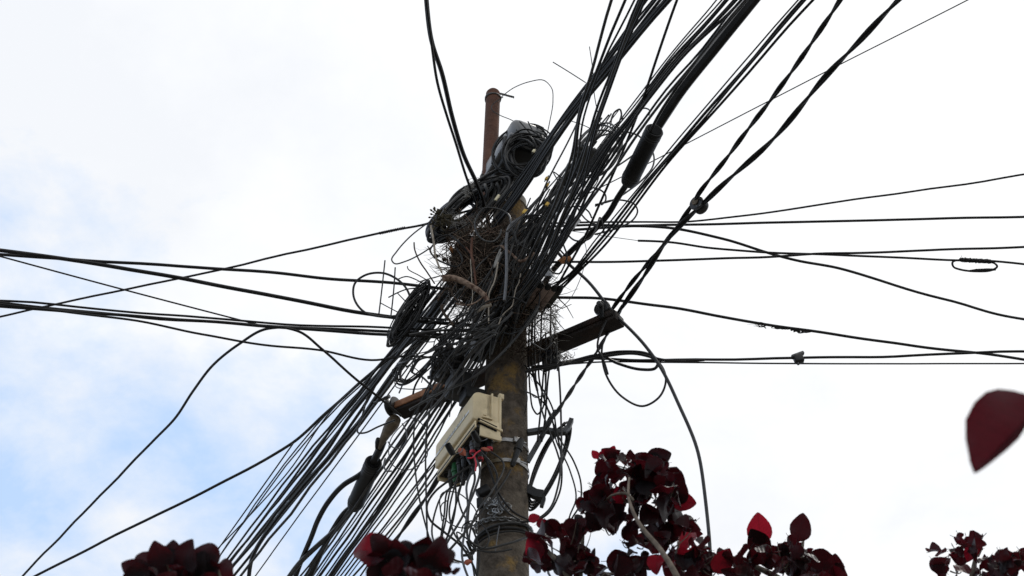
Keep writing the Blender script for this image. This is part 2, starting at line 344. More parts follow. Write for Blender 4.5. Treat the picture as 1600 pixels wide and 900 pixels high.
cable('wire', 'thin straight wire sloping down from left edge to the middle left cables', 'wire', [(-20, 395), (195, 453), (375, 500), (410, 509)], 2.6, Y=LY, anchor=(410, 509), ext=(6, 0), amp=0)
for i, (pts, wd, lab) in enumerate([
    ([(-20, 468), (250, 491), (420, 505), (620, 513), (720, 518), (780, 522)], 3.6, 'upper cable of the lower left horizontal bunch'),
    ([(-20, 477), (250, 497), (420, 510), (560, 520), (720, 529), (780, 533)], 5.0, 'thick lower cable of the lower left horizontal bunch'),
    ([(-20, 470), (100, 484), (300, 501), (450, 511), (560, 516), (650, 520), (720, 524)], 4.6, 'middle cable of the lower left horizontal bunch'),
    ([(-20, 471), (100, 487), (200, 499), (315, 522), (380, 534), (500, 548), (580, 562), (640, 556), (720, 566)], 3.6, 'lowest left cable, sagging below the horizontal bunch and kinked')]):
    cable('cable', 'black ' + lab, 'cable', pts, wd, Y=LY - .02 * i, anchor=(700, pts[-1][1]), ext=(6, 0))
cable('drop_cable', 'black drop cable bending off the left bunch down to the lower left corner', 'cable', [(440, 511), (412, 514), (372, 538), (332, 570), (302, 610), (272, 655), (237, 691), (130, 802), (35, 900)], 4.2, Y=LY, anchor=(440, 511), ext=(0, 5), n=8)
cable('cable', 'black cable branching from the left bunch down to the left crossarm insulator', 'cable', [(440, 511), (468, 518), (502, 545), (560, 595), (605, 632), (626, 650)], 4, Y=LY, anchor=(600, 630))
cable('drop_cable', 'long black cable sagging from the tangle to the bottom left corner', 'cable', [(690, 500), (620, 552), (560, 600), (513, 641), (477, 676), (452, 696), (340, 757), (160, 847), (55, 900)], 4.8, Y=LY, anchor=(690, 500), ext=(0, 6))
# wires running off to the right
RY = D - .08
cable('cable', 'thin black cable rising to the right edge, highest on the right', 'cable', [(850, 349), (900, 348), (1000, 347), (1078, 346), (1230, 328), (1400, 303), (1620, 270)], 3.1, Y=RY, anchor=(900, 348), ext=(0, 6))
cable('cable', 'nearly level black cable just under the rising one on the right', 'cable', [(850, 354), (910, 352), (1000, 352), (1200, 348), (1400, 343), (1620, 338)], 4.0, Y=RY, anchor=(900, 352), ext=(0, 6))
cable('cable', 'black cable snaking down across the others to the right edge', 'cable', [(850, 362), (905, 358), (1000, 354), (1060, 358), (1130, 373), (1200, 395), (1250, 409), (1310, 419), (1400, 446), (1540, 486), (1620, 502)], 4.4, Y=RY, anchor=(900, 358), ext=(0, 6))
o, C = cable('cable', 'black cable starting in mid air with a wire-wrapped oval loop at right', 'cable', [(996, 376), (1050, 378), (1110, 387), (1200, 395), (1340, 399), (1480, 406), (1560, 408), (1620, 416)], 3.6, Y=RY, anchor=(996, 376), ext=(0, 6))
h_ = PY(996, 376, RY).z - CAM.z
lp = MB(); lp.tube(catmull([PZ(x, y, h_) + Vector((0, 0, 0)) for x, y in [(1500, 406), (1489, 409), (1490, 417), (1500, 421), (1525, 424), (1550, 422), (1558, 417), (1553, 411), (1540, 409)]], 6), .0055, 6)
lp.tube([PZ(1512 + 44 * t, 423.5 - 2.5 * t, h_) for t in (0, .3, .7, 1)], [.005, .011, .01, .006], 6); lp.build('splice_loop', M['cab'], o)
hw = MB(); hw.tube([PZ(1500 + 48 * t, 406 + 2.5 * t, h_) + Vector((0, math.cos(t * 120), math.sin(t * 120))) * (.008 + .005 * mnoise.noise(Vector((t * 20, 1, 1)))) for t in [i / 120 for i in range(121)]], .0055, 5)
hw.tube([PZ(1500, 405, h_), PZ(1503, 399, h_)], .001, 4); hw.build('wire_wrap', M['cab'], o)
cable('wire', 'hair-thin steel wire joining the tangle to the mid-air cable end', 'wire', [(870, 358), (900, 362), (940, 368), (997, 376)], 1.0, Y=RY, anchor=(996, 376), amp=0)
cable('cable', 'black cable rising gently to the right from the dry brown leaf', 'cable', [(840, 410), (885, 410), (1000, 408), (1150, 403), (1290, 397), (1450, 391), (1620, 385)], 3.8, Y=RY, anchor=(885, 410), ext=(0, 6))
o, C = cable('cable', 'black cable with frayed tape sloping down to the lower right edge', 'cable', [(830, 462), (872, 464), (930, 467), (1050, 481), (1160, 501), (1300, 522), (1400, 536), (1500, 548), (1620, 566)], 4.6, Y=RY, anchor=(872, 464), ext=(0, 6))
h_ = PY(872, 464, RY).z - CAM.z; fr = MB(); rnd = random.Random(3)
for i in range(26):
    t = rnd.random(); x = 1163 + 90 * t; y = 501.5 + (x - 1160) * .152 + rnd.uniform(-1, 5) * (1 - .3 * t); P = [PZ(x + k * rnd.uniform(3, 7), y + rnd.uniform(-1.5, 2) + k * .8, h_) for k in range(4)]
    fr.tube(catmull(P, 3), rnd.uniform(.001, .005) * (.4 + .7 * t), 4)
fr.build('frayed_tape', M['cab'], o)
cable('cable', 'upper of the two level cables at right, under the crossarm', 'cable', [(815, 584), (850, 573), (905, 562), (1000, 562), (1240, 560), (1400, 556), (1620, 549)], 4.2, Y=RY, anchor=(900, 562), ext=(0, 6))
cable('wire', 'lower, thinner of the two level cables at right, below the clamp', 'cable', [(815, 578), (860, 572), (930, 566), (1040, 566), (1240, 568), (1620, 568)], 2.6, Y=RY + .01, anchor=(930, 566), ext=(0, 6), amp=.001)
h_ = PY(900, 562, RY).z - CAM.z; c_ = PZ(1245, 562, h_)
cl_ = thing('line_clamp', c_, 'small black clamp joining the two level cables at right', 'clamp')
X = Vector((1, 0, 0)); Yv = Vector((0, 1, 0)); k_ = pxm(c_)
def rotax(a): return (Vector((math.cos(a), 0, math.sin(a))), Yv, Vector((-math.sin(a), 0, math.cos(a))))
MB().rbox(c_ + Vector((k_ * 2, -.01, -k_ * 1)), rotax(.2), (7.5 * k_, .016, 7 * k_), .006).build('clamp_body', M['plas'], cl_)
MB().rbox(c_ + Vector((k_ * 1.5, -.012, k_ * 6)), rotax(.42), (11 * k_, .012, 2.6 * k_), .004).build('clamp_jaw', M['dsteel'], cl_)
MB().lathe(c_ + Vector((0, -.012, -k_ * 13)), Z, [(0, .006), (.014, .006), (.015, .004), (.05, .004)], 8).build('bolt', M['dsteel'], cl_)
cable('cable', 'thick black cables bowing in a flat loop right of the pole', 'cable', [(830, 574), (880, 568), (930, 556), (975, 550), (1012, 553), (1027, 563), (1023, 575), (1000, 577), (965, 568), (938, 556), (905, 562), (850, 580)], 5, 'Y', Y=D - .14)
cable('cable', 'dark cable swelling upwards beside the flat loop, right of the pole', 'cable', [(820, 582), (890, 567), (950, 555), (990, 552), (1040, 562), (1100, 562)], 4.4, 'Y', Y=D - .16)
cable('drop_cable', 'grey-black cable crossing the crossarm end and hanging to the red leaves', 'cable', [(868, 390), (884, 408), (920, 441), (960, 489), (1008, 540), (1030, 570), (1060, 630), (1086, 692), (1100, 762), (1109, 850), (1112, 960)], 5.4, 'Y', Y=D - .2, m='cab2', ext=(0, 2.2))
cable('cable', 'big round hanging loop of black cable below the right crossarm', 'cable', [(942, 535), (940, 552), (948, 590), (972, 620), (1004, 634), (1030, 621), (1041, 590), (1030, 567), (1008, 555)], 3.6, 'Y', Y=D - .17)
cable('twisted_cable', 'twisted black pair running from right crossarm down to the hook', 'cable', [(972, 478), (955, 512), (932, 552), (905, 592), (880, 630), (858, 664), (846, 684)], 6.4, 'Y', Y=D - .12, twist=.22)
cable('cable', 'short black jumper hanging down from the right crossarm insulator', 'cable', [(948, 500), (935, 528), (934, 545), (942, 560), (950, 585)], 3.4, 'Y', Y=D - .2)
# overhead service twist pairs at upper right, thin guy wire
SPY = D - .12
cable('twisted_cable', 'twisted black pair through the spool insulator at upper right', 'cable', [(1335, -40), (1312, 0), (1262, 76), (1185, 182), (1140, 240), (1092, 303), (1075, 330), (1040, 378), (1000, 425), (955, 486)], 7.5, Y=SPY, anchor=(955, 486), ext=(6, 0), twist=.32)
cable('twisted_cable', 'thicker twisted black pair passing right of the spool insulator', 'cable', [(1440, -35), (1405, 0), (1310, 100), (1200, 225), (1110, 306), (1040, 378), (1000, 440), (962, 496)], 9, Y=SPY, anchor=(960, 492), ext=(6, 0), twist=.5)
cable('wire', 'thin straight wire crossing behind the twisted pairs to the upper right', 'wire', [(900, 312), (1000, 262), (1060, 231), (1310, 102), (1512, 0), (1560, -25)], 1.9, Y=D, anchor=(900, 312), ext=(0, 6), amp=0)
cable('cable', 'thick black cable curving down from the top edge beside the pipe', 'cable', [(664, -60), (666, 0), (674, 60), (690, 112), (706, 180), (724, 240), (745, 287), (757, 322), (766, 362)], 7.2, Y=D - .22, anchor=(757, 322), ext=(6, 0), amp=.002)
cable('cable', 'thinner black cable bowing out left of the thick one from the top edge', 'cable', [(661, -60), (666, 0), (676, 80), (684, 130), (699, 184), (715, 232), (729, 277), (745, 322), (754, 352)], 4.4, Y=D - .25, anchor=(745, 322), ext=(6, 0), amp=.002)

# ---- the main bundle along the street
ORD = ['leftmost', 'second from left', 'third from left', 'fourth from left', 'fifth from left', 'sixth from left', 'seventh from left', 'second from right', 'rightmost']
GA, GB, GC = 'strands of the main bundle hugging the left of the nest', 'strands of the main bundle crossing the pole', 'cables ending at the drop clamps'
rb = random.Random(11)
lower_l = [(517, 640, 336, 880, 2.4), (523, 640, 330, 888, 2.2), (537, 640, 346, 885, 4), (542, 640, 352, 888, 4.2), (548, 640, 349, 892, 3), (554, 640, 357, 893, 5), (561, 645, 363, 902, 5.4)]
upper_a = [(880, 181, 1013, 0), (883, 180, 1019, 0), (886, 180, 1024, 0), (888, 180, 1033, 0), (890, 180, 1037, 0), (893, 180, 1041, 0), (896, 180, 1046, 0)]
for i, ((x6, y6, xb, yb, wd), (xu, yu, xt, yt)) in enumerate(zip(lower_l, upper_a)):
    j = rb.uniform(-8, 8)
    pts = [(xb, yb), (x6, y6), (590 + i * 2.5, 574 + j * .3), (640 + i * 3, 505), (690 + i * 4 + j, 438), (745 + i * 4 + j, 365), (800 + i * 4, 290), (848 + i * 3, 224), (xu, yu), (xt, yt)]
    cable('bundle_cable', 'black strand hugging the nest, ' + ORD[i] + ' of seven at top edge', 'cable', pts, max(3, wd * 1.12), Y=D - .34 - .012 * i, ext=(9, 6), group=GA, ref=-3, amp=.006)
cable('cable', 'black cable of the main bundle bending down sharply near the bottom, left of the splices', 'cable', [(388, 920), (389, 897), (393, 876), (406, 848), (435, 808), (484, 748), (560, 660), (610, 590), (660, 520), (715, 445)], 7.2, Y=D - .2, anchor=(715, 445), ref=4, ext=(3, 0))
cable('wire', 'lone thin wire parallel to the bundle, right of the bending cable', 'wire', [(399, 900), (480, 788), (560, 680), (620, 598), (690, 505), (740, 440)], 2.4, Y=D - .2, anchor=(740, 440), ext=(9, 0), amp=.001)
cable('wire', 'thin wire leaving the sagging corner cable towards the bottom edge', 'wire', [(458, 693), (400, 775), (338, 862)], 2.3, Y=LY, anchor=(458, 693), ext=(0, 6), amp=0)
cable('wire', 'thin wire slanting across the left bundle strands', 'wire', [(560, 600), (519, 640), (450, 738), (400, 795), (330, 868)], 2.2, Y=D + .05, anchor=(560, 600), ext=(0, 6), amp=.001)
S_low = [(481, 591, 4.6), (489, 599, 3.4), (494, 604, 3.4), (509, 618, 3.6), (513, 625, 3.2), (520, 632, 5), (525, 640, 3.6), (532, 646, 2.4), (471, 583, 4)]
U_up = [(905, 957, 4), (909, 976, 4.6), (912, 990, 2.4), (930, 997, 3.8), (933, 1001, 3.8), (935, 1005, 3.8), (938, 1009, 3.6), (1011, 1158, 4.2), (1018, 1166, 4)]
for i, ((xb, x7, wd), (xu, xt, wt)) in enumerate(zip(S_low, U_up)):
    s = x7 - 600; j = rb.uniform(-6, 6)
    top = [(905 + (i - 3) * 5, 255), (870 + (i - 3) * 6 + j, 350), (830 + (i - 3) * 6, 430)] if xu < 1000 else [(958 + (i - 7) * 7, 255), (898 + (i - 7) * 7, 340), (846 + (i - 7) * 7, 415)]
    pts = [(xb, 900), (x7, 740), (690 + s * .8, 604 + j * .5), (748 + s * .5, 525)] + top[::-1] + [(xu, 180), (xt, 0)]
    cable('bundle_cable', 'black strand crossing the pole front, ' + ORD[i] + ' of nine at top edge', 'cable', pts, (wd + wt) / 2 * 1.08, Y=D - .26 - .02 * (i % 5), ext=(9, 6), group=GB, ref=-3, amp=.006, m='cab' if i % 4 else 'cab3')
for i, (xb, x7, wd, y2) in enumerate([(538, 664, 3.2, 607), (563, 682, 3.0, 630), (545, 668, 2.2, 612), (500, 612, 3, 545)]):
    cable('bundle_cable', 'black strand behind the beige box, ' + {538: 'second from left', 563: 'rightmost', 545: 'second from right', 500: 'leftmost'}[xb] + ' of four at bottom edge', 'cable', [(xb, 900), (x7, 740), (x7 + (740 - y2) * .69, y2 + 10), (778, y2 - 14)], wd, Y=D + .16, anchor=(775, y2), ext=(9, 0), group='strands passing behind the beige box', ref=1)
cable('twisted_cable', 'twisted black pair running from behind the beige box to the bottom edge', 'cable', [(776, 628), (740, 668), (692, 735), (660, 785), (622, 838), (578, 900)], 8, Y=D + .18, anchor=(775, 628), ext=(0, 8), twist=.7, ref=2)
GF = 'strands fanning from the tangle to the bottom edge'
for i, (xb, x7, wd, xe, ye) in enumerate([(476, 588, 4.2, 742, 520), (500, 609, 4.2, 752, 522), (516, 628, 4.6, 765, 530), (552, 672, 3.6, 762, 552), (340, 470, 4.0, 650, 500), (354, 484, 5.6, 668, 500), (376, 502, 4.6, 690, 495)]):
    j = rb.uniform(-7, 7); xm = x7 + (xe - x7) * .55 + j; ym = 740 + (ye - 740) * .55
    cable('fan_cable', 'black fan cable, ' + ['first', 'second', 'third', 'fourth'][i - (0 if i < 4 else 4)] + (' from left of those right of the lower splice' if i < 4 else ' from left of three left of the lower splice'), 'cable', [(xb, 900), (x7 + j * .4, 740), (xm, ym), (xe, ye), (xe + 30, ye - 45)], wd, Y=D - .2 + .02 * (i % 4), anchor=(xe, ye), ext=(9, 0), group=GF, ref=1, amp=.007, m='cab' if i % 3 else 'cab3')
# cables of the upper right block that end in the tangle
for i, (xu, xt, wd) in enumerate([(976, 1118, 2.2), (979, 1126, 2.4), (984, 1134, 4), (987, 1139, 4), (990, 1145, 4), (993, 1151, 4.4), (996, 1157, 4.4)]):
    j = rb.uniform(-5, 5)
    pts = [(xt + 30, -38), (xt, 0), ((xu + xt) / 2 - 5 - i, 92), (xu, 180), (936 + i * 4, 236 + j), (895 + i * 4, 300), (858 + i * 4 + j, 372), (818 + i * 4, 440), (782 + i * 3, 500), (756 + i * 3, 545)]
    cable('bundle_cable', 'black strand passing the dark closure, ' + ORD[i] + ' of seven at top edge', 'cable', pts, wd, Y=D - .3 - .015 * i, anchor=pts[-3], ext=(6, 0), group='strands past the dark closure', amp=.006, ref=4)
cable('cable', 'single steep black cable crossing in front of the dark round closure', 'cable', [(1075, -40), (1059, 0), (1030, 83), (998, 175), (962, 265), (918, 360), (884, 424), (846, 490)], 4, Y=D - .42, anchor=(884, 424), ext=(6, 0), ref=4)
for i, (xu, xt, wd, xe, ye) in enumerate([(1092, 1247, 2.3, 838, 452), (1100, 1254, 4.4, 848, 458), (1104, 1258, 3.4, 856, 462), (1111, 1271, 3.8, 866, 463)]):
    pts = [(xt + 34, -38), (xt, 0), (xu, 180), (1018 + i * 5, 268), (932 + i * 6, 374 + i), (884 + i * 4, 432), (xe, ye)]
    cable('drop_cable', ['thinnest, leftmost', 'thickest, second from left', 'third from left', 'rightmost'][i] + ' of four parallel drop cables ending at the brown clamps', 'cable', pts, wd, Y=D - .22, anchor=(xe, ye), ext=(6, 0), group=GC, ref=4, amp=.003)
for i in range(74):                        # loose strands filling the tangle
    x0, y0 = rb.uniform(690, 800), rb.uniform(490, 560); t = rb.random(); x1, y1 = 835 + 130 * t + rb.uniform(-15, 15), 330 - 150 * t + rb.uniform(-20, 30)
    if i > 48: x0, y0, x1, y1 = rb.uniform(610, 720), rb.uniform(540, 640), 720 + rb.uniform(0, 70), 530 - rb.uniform(0, 60)
    pts = []
    for k in range(6):
        s = k / 5; pts.append((x0 + (x1 - x0) * s + rb.uniform(-6, 6) - 14 * math.sin(s * 3.1), y0 + (y1 - y0) * s + rb.uniform(-6, 6), D - .2 - .3 * s + rb.uniform(-.05, .05)))
    cable('loose_cable', 'loose thin dark strand caught in the tangle ' + ('left of the bare pole' if i > 48 else 'over the nest'), 'cable', pts, rb.choice([1.8, 2.2, 2.6, 3.2]), 'Y', m=rb.choice(['cab', 'cab2', 'cab3']), group='loose strands over the nest', amp=.006)

# ---- splices and thick feeder cables
def splice(name, label, a, b, r, m='plas'):
    t = thing(name, a, label, 'splice closure'); d = (b - a); l = d.length
    MB().lathe(a, d, [(0, r * .5), (.004, r * .82), (l * .06, r * .95), (l * .12, r), (l * .9, r), (l * .97, r * 1.03), (l * .985, r * 1.03), (l, r * .95)], 24).build('sleeve', M[m], t)
    for k in (.1, .14, .86, .9): MB().lathe(a + d * k, d, [(0, r * .99), (l * .006, r * 1.035), (l * .02, r * 1.035), (l * .026, r * .99)], 24).build('ring', M['cab2'], t)
    MB().rbox(a + d * .5 + Vector((0, -cp, -sp)).cross(d.normalized()).normalized() * r * .2 + Vector((0, -cp, -sp)) * r * .97, (d.normalized(), d.normalized().cross(Vector((0, -cp, -sp))).normalized(), Vector((0, -cp, -sp))), (l * .16, r * .3, r * .05), .001).build('faded_label', M['cab3'], t)
    MB().lathe(a + d * .995, d, [(0, r * .8), (l * .012, r * .78), (l * .012, r * .3)], 20).build('end_plug', M['dark'], t)
    return t
yb_, yt_ = 288, 200
hS = PY(925, 362, D - .3).z - CAM.z
sa, sb = PZ(981, 287, hS), PZ(1023, 203, hS)
splice('splice_sleeve', 'fat smooth black splice sleeve right of the dark round closure', sa, sb, 14 * pxm(sa), 'cab')
o, C = cable('cable', 'thickest black cable coming down from the top edge into the fat sleeve', 'cable', [(1210, -40), (1178, 0), (1120, 72), (1062, 145), (1040, 178), (1018, 212)], 17, Y=D - .3, anchor=(1018, 287 - 75), ext=(6, 0), amp=0, ref=3)
o.location += Vector((0, 0, 0))
o2 = MB(); Pt = cab_pts([(1205, -40), (1170, 0), (1113, 72), (1060, 138), (1034, 176), (1020, 200)], 'Z', Y=D - .3, anchor=(925, 362)); C = catmull(Pt, 8)
cable('cable', 'thinner cable lashed to the left of the thickest one at the top', 'cable', [(1198, -40), (1166, 0), (1108, 70), (1055, 140), (1030, 178), (1016, 205)], 5, Y=D - .32, anchor=(925, 362), ext=(6, 0), amp=.002, ref=3)
cable('cable', 'thick black cable leaving the fat sleeve down into the tangle', 'cable', [(985, 280), (966, 308), (950, 335), (930, 358), (893, 392), (862, 425), (835, 470), (815, 510)], 9.5, Y=D - .3, anchor=(925, 362), amp=0)
hL = PY(690, 600, D + .25).z - CAM.z
la, lb = PZ(553, 792, hL), PZ(584, 722, hL)
splice('splice_sleeve', 'fat black splice sleeve at lower left below the left crossarm', la, lb, 13 * pxm(la), 'cab')
LSY = D + .25
cable('cable', 'thick black cable bowing out left of the lower splice to the bottom edge', 'cable', [(600, 690), (584, 722), (562, 742), (538, 757), (514, 783), (497, 812), (486, 840), (470, 878), (462, 900)], 8.5, Y=LSY, anchor=(690, 600), ref=4, ext=(0, 5), amp=0)
cable('cable', 'thick black cable fanning from the lower splice, left one of two', 'cable', [(556, 788), (540, 800), (522, 825), (506, 855), (492, 885), (484, 903)], 9, Y=LSY, anchor=(690, 600), ref=3, ext=(0, 5), amp=0)
cable('cable', 'thick brownish black cable crossing over the tails of the lower splice', 'cable', [(560, 786), (548, 798), (526, 826), (496, 853), (468, 880), (450, 904)], 8.5, Y=LSY - .03, anchor=(690, 600), ref=3, ext=(0, 5), amp=0, m='cab2')
MB_ = MB(); 
fork = thing('tan_boot', PZ(607, 672, hL), 'tan resin boot between left crossarm and lower splice', 'cable boot')
MB().tube(catmull([PZ(x, y, hL) for x, y in [(618, 655), (608, 670), (598, 688), (593, 702)]], 5), [.03, .034, .036, .036, .034, .032, .03, .026, .024, .022, .02, .018, .016, .015, .014, .013], 10).build('boot_sleeve', M['tan'], fork)
MB().tube(catmull([PZ(x, y, hL) for x, y in [(594, 700), (588, 712), (582, 726)]], 4), .02, 10).build('boot_tail', M['plas'], fork)
MB().tube(catmull([PZ(x, y, hL) for x, y in [(590, 712), (588, 698), (591, 686)]], 4), [.005, .005, .006, .006, .007, .008, .011, .012, .012], 7).build('side_stub', M['plas'], fork)

# ------------------------------------------------------------------ crossarm through the tangle
E1 = Vector((math.cos(R(34)), -math.sin(R(34)), 0)); E2 = Vector((math.sin(R(34)), math.cos(R(34)), 0))
ac = Vector((pole_c(6).x, D + .17, 0)) ; hA = PY(793, 572, D + .17).z
def armp(s, dz=0, dn=0): return Vector((ac.x, ac.y, hA)) + E1 * s + Vector((0, 0, dz)) + E2 * dn
arm = thing('steel_crossarm', armp(0), 'weathered brown steel crossarm sticking out on both sides of the pole', 'crossarm')
s0, s1 = -.66, .64
MB().rbox(armp((s0 + s1) / 2, 0, 0), (E1, E2, Z), ((s1 - s0) / 2, .042, .026), .004).build('beam', M['arm'], arm)
MB().rbox(armp(s0 + .19, .012, -.046), (E1, E2, Z), (.19, .004, .019), .002).build('rust_face', M['rface'], arm)
MB().rbox(armp((s1 + .06) / 2 + .05, .012, -.0455), (E1, E2, Z), ((s1 - .06) / 2 - .06, .0035, .016), .002).build('web_face', M['arm'], arm)
def spool(c, ax, r, l, m, parent, name='insulator'):
    return MB().lathe(c - ax * l / 2, ax, [(0, r * .6), (0.002, r * .95), (l * .14, r), (l * .28, r * .9), (l * .4, r * .55), (l * .6, r * .55), (l * .72, r * .9), (l * .86, r), (l - .002, r * .95), (l, r * .6)], 22).build(name, M[m], parent)
spool(armp(s1 - .07, .07), E2, .042, .1, 'porc', arm); spool(armp(s0 - .02, .02, -.03), E1, .05, .05, 'porc', arm)
MB().rbox(armp(s1 - .06, .035, -.062), (E1, E2, Z), (.012, .006, .05), .003).build('insulator_bracket', M['plas'], arm)
MB().lathe(armp(s1 - .06, .062, -.09), E2, [(0, .012), (.02, .012), (.021, .007), (.18, .007)], 8).build('insulator_bolt', M['dsteel'], arm)
MB().rbox(armp(s0 + .2, .05, 0), (E1, E2, Z), (.05, .018, .02), .004).build('clevis', M['dsteel'], arm)
MB().lathe(armp(s0 + .01, .03, -.1), -E1, [(0, .01), (.03, .01), (.05, .006), (.1, .006)], 8).build('insulator_bolt', M['dsteel'], arm)
# hanging spool insulator on the twisted pair
hT = PY(955, 486, SPY).z - CAM.z; ps = PZ(1092, 318, hT); tdir = (PZ(1140, 240, hT) - PZ(1040, 378, hT)).normalized(); axs = Vector((-tdir.y, tdir.x, 0)) * -1
spt = thing('spool_insulator', ps, 'spool insulator hung on the twisted pair at upper right', 'insulator')
ks = pxm(ps); axs = (axs * .8 + Vector((0, -.55, -.1))).normalized()
spool(ps + Vector((0, 0, -.01)), axs, 12.5 * ks, .055, 'porc', spt, 'spool')
MB().lathe(ps + Vector((0, 0, -.01)) - axs * .031 * (-1 if axs.y > 0 else -1) , axs, [(0, 5.5 * ks), (.004, 5.5 * ks), (.004, 3.5 * ks)], 18).build('spool_bore', M['tan'], spt)
MB().tube(catmull([ps + axs * .03 + Vector((0, 0, -.03)), ps + axs * .05 + Vector((.02, 0, -.05)), ps + axs * .045 + Vector((.03, 0, -.035))], 4), .003, 5).build('wire_end', M['dsteel'], spt)

# ------------------------------------------------------------------ closures, blocks, clamps
def cbox(name, label, cat, px, py, Y, hx, m, ax=(U, W, Z), bev=.012, group=None):
    c = PY(px, py, Y); t = thing(name, c, label, cat, group); MB().rbox(c, ax, hx, bev, 3).build('housing', M[m], t); return t, c
t, c = cbox('cable_closure', 'smooth grey rounded closure box behind the round cable coil', 'cable closure', 801, 247, D - .05, (.225, .1, .07), 'dome', bev=.04)
MB().rbox(c + Vector((0, 0, -.07)), (U, W, Z), (.215, .113, .013), .01, 2).build('flange', M['dome'], t)
MB().rbox(c + Vector((0, 0, -.1)), (U, W, Z), (.19, .09, .03), .015, 2).build('lower_shell', M['plas'], t)
for s in (-.15, 0, .15):
    MB().rbox(c + U * s + W * .114 + Vector((0, 0, -.065)), (U, W, Z), (.012, .008, .026), .003).build('latch', M['plas'], t)
tl = (U * -1 + Vector((0, 0, -.35))).normalized(); up_ = tl.cross(W).normalized()
t, c = cbox('dark_closure', 'dirty dark round-cornered closure with a knob, left of the fat splice sleeve', 'cable closure', 924, 250, D - .78, (.082, .026, .06), 'dusty', (tl, up_, W), .025)
kn = -up_ if up_.y > 0 else up_
if kn.z > 0 and kn.y > 0: kn = -kn
MB().lathe(c + kn * .028 + tl * -.005, kn, [(0, .02), (.012, .02), (.012, .015), (.03, .014), (.03, .009), (.022, .008)], 16).build('knob', M['dusty'], t)
MB().rbox(c + kn * .03 + W * .03 - tl * .03, (tl, up_, W), (.006, .006, .02), .003).build('orange_clip', M['orange'], t)
MB().lathe(c - tl * .17, tl, [(0, .02), (.06, .022), (.09, .03)], 14).build('lower_neck', M['plas'], t)
MB().lathe(c + tl * .08, tl, [(0, .02), (.07, .019)], 14).build('upper_neck', M['plas'], t)
spool(c + W * .07 + tl * .03, kn, .028, .04, 'dusty', t, 'side_wheel')
# terminal blocks left of the pole, above the left arm
for (px, py, Y, hx, m, lab, knobs) in [(702, 572, D + .05, (.075, .05, .06), 'plas', 'black terminal block with round knobs above the left crossarm', 7), (716, 603, D - .02, (.06, .045, .05), 'plas', 'plain black box between terminal block and beige box', 0), (748, 545, D - .02, (.04, .03, .055), 'plas', 'flat black plate housing wedged at the pole top of the bare shaft', 0), (738, 622, D - .05, (.045, .05, .035), 'plas', 'dark grey plastic case tucked behind the beige box lid', 0)]:
    t, c = cbox('terminal_block' if knobs else 'junction_case', lab, 'terminal block' if knobs else 'junction box', px, py, Y, hx, m, bev=.008)
    rk = random.Random(px)
    for k in range(knobs):
        q = c + W * (hx[1] + .0) + U * (-.055 + .04 * (k % 4)) + Z * (-.035 + .045 * (k // 4))
        MB().lathe(q, (W + Vector((0, 0, -.5))).normalized(), [(0, .012), (.02, .012), (.022, .009), (.034, .009)], 12).build('knob', M['dusty'], t)
        q = c + Z * -hx[2] + U * (-.055 + .04 * (k % 4)) + W * (-.02 + .04 * (k // 4))
        MB().lathe(q, Vector((-.2, -.2, -1)).normalized(), [(0, .011), (.022, .011), (.024, .008), (.035, .008)], 12).build('knob', M['dusty'], t)
    if knobs:
        MB().rbox(c + Z * .03 + U * .1 + W * .03, (U, W, Z), (.035, .02, .02), .004).build('bracket', M['dsteel'], t)
        MB().lathe(c + Z * .075 + W * .02, (W + Vector((0, 0, -.4))).normalized(), [(0, .03), (.035, .03), (.036, .02), (.03, .018)], 16).build('brass_gland', M['tan'], t)
ct, c = cbox('wrapped_bracket', 'dark blue-black taped bracket where the right crossarm meets the pole', 'bracket', 861, 552, D + .06, (.03, .04, .075), 'plas', bev=.012)
MB().tube([c + Vector((math.cos(a) * .045, math.sin(a) * .05, -.05 + a * .006)) for a in [i * .4 for i in range(60)]], .004, 5).build('tape_wrap', M['slate'], ct)
cable_dir = (PZ(900, 410, hS) - PZ(850, 470, hS)).normalized()
GD = 'brown drop clamps in a row'
for i, (px, py, ln, lab) in enumerate([(832, 462, .105, 'leftmost pinkish brown drop clamp in the row by the nest'), (843, 466, .115, 'second drop clamp from the left in the row by the nest'), (854, 467, .105, 'third drop clamp from the left in the row by the nest'), (864, 466, .09, 'rightmost, darkest drop clamp in the row by the nest')]):
    c = PY(px, py, D - .27); t = thing('drop_clamp', c, lab, 'drop clamp', GD)
    dd = (cable_dir + Vector((0, 0, .1))).normalized(); sd_ = dd.cross(Vector((0, cp, sp))).normalized(); fd = dd.cross(sd_)
    MB().rbox(c, (dd, sd_, fd), (ln / 2 + .015, .0145, .012), .004).build('clamp_shell', M['block' if i < 3 else 'dusty'], t)
    for s in (-1, 1): MB().rbox(c + sd_ * s * .0145 + fd * -.006, (dd, sd_, fd), (ln / 2 + .01, .002, .011), .001).build('rib', M['dusty'], t)
    MB().lathe(c + dd * (ln / 2 + .012), dd, [(0, .015), (.018, .014), (.03, .008)], 10).build('collar', M['plas'], t)
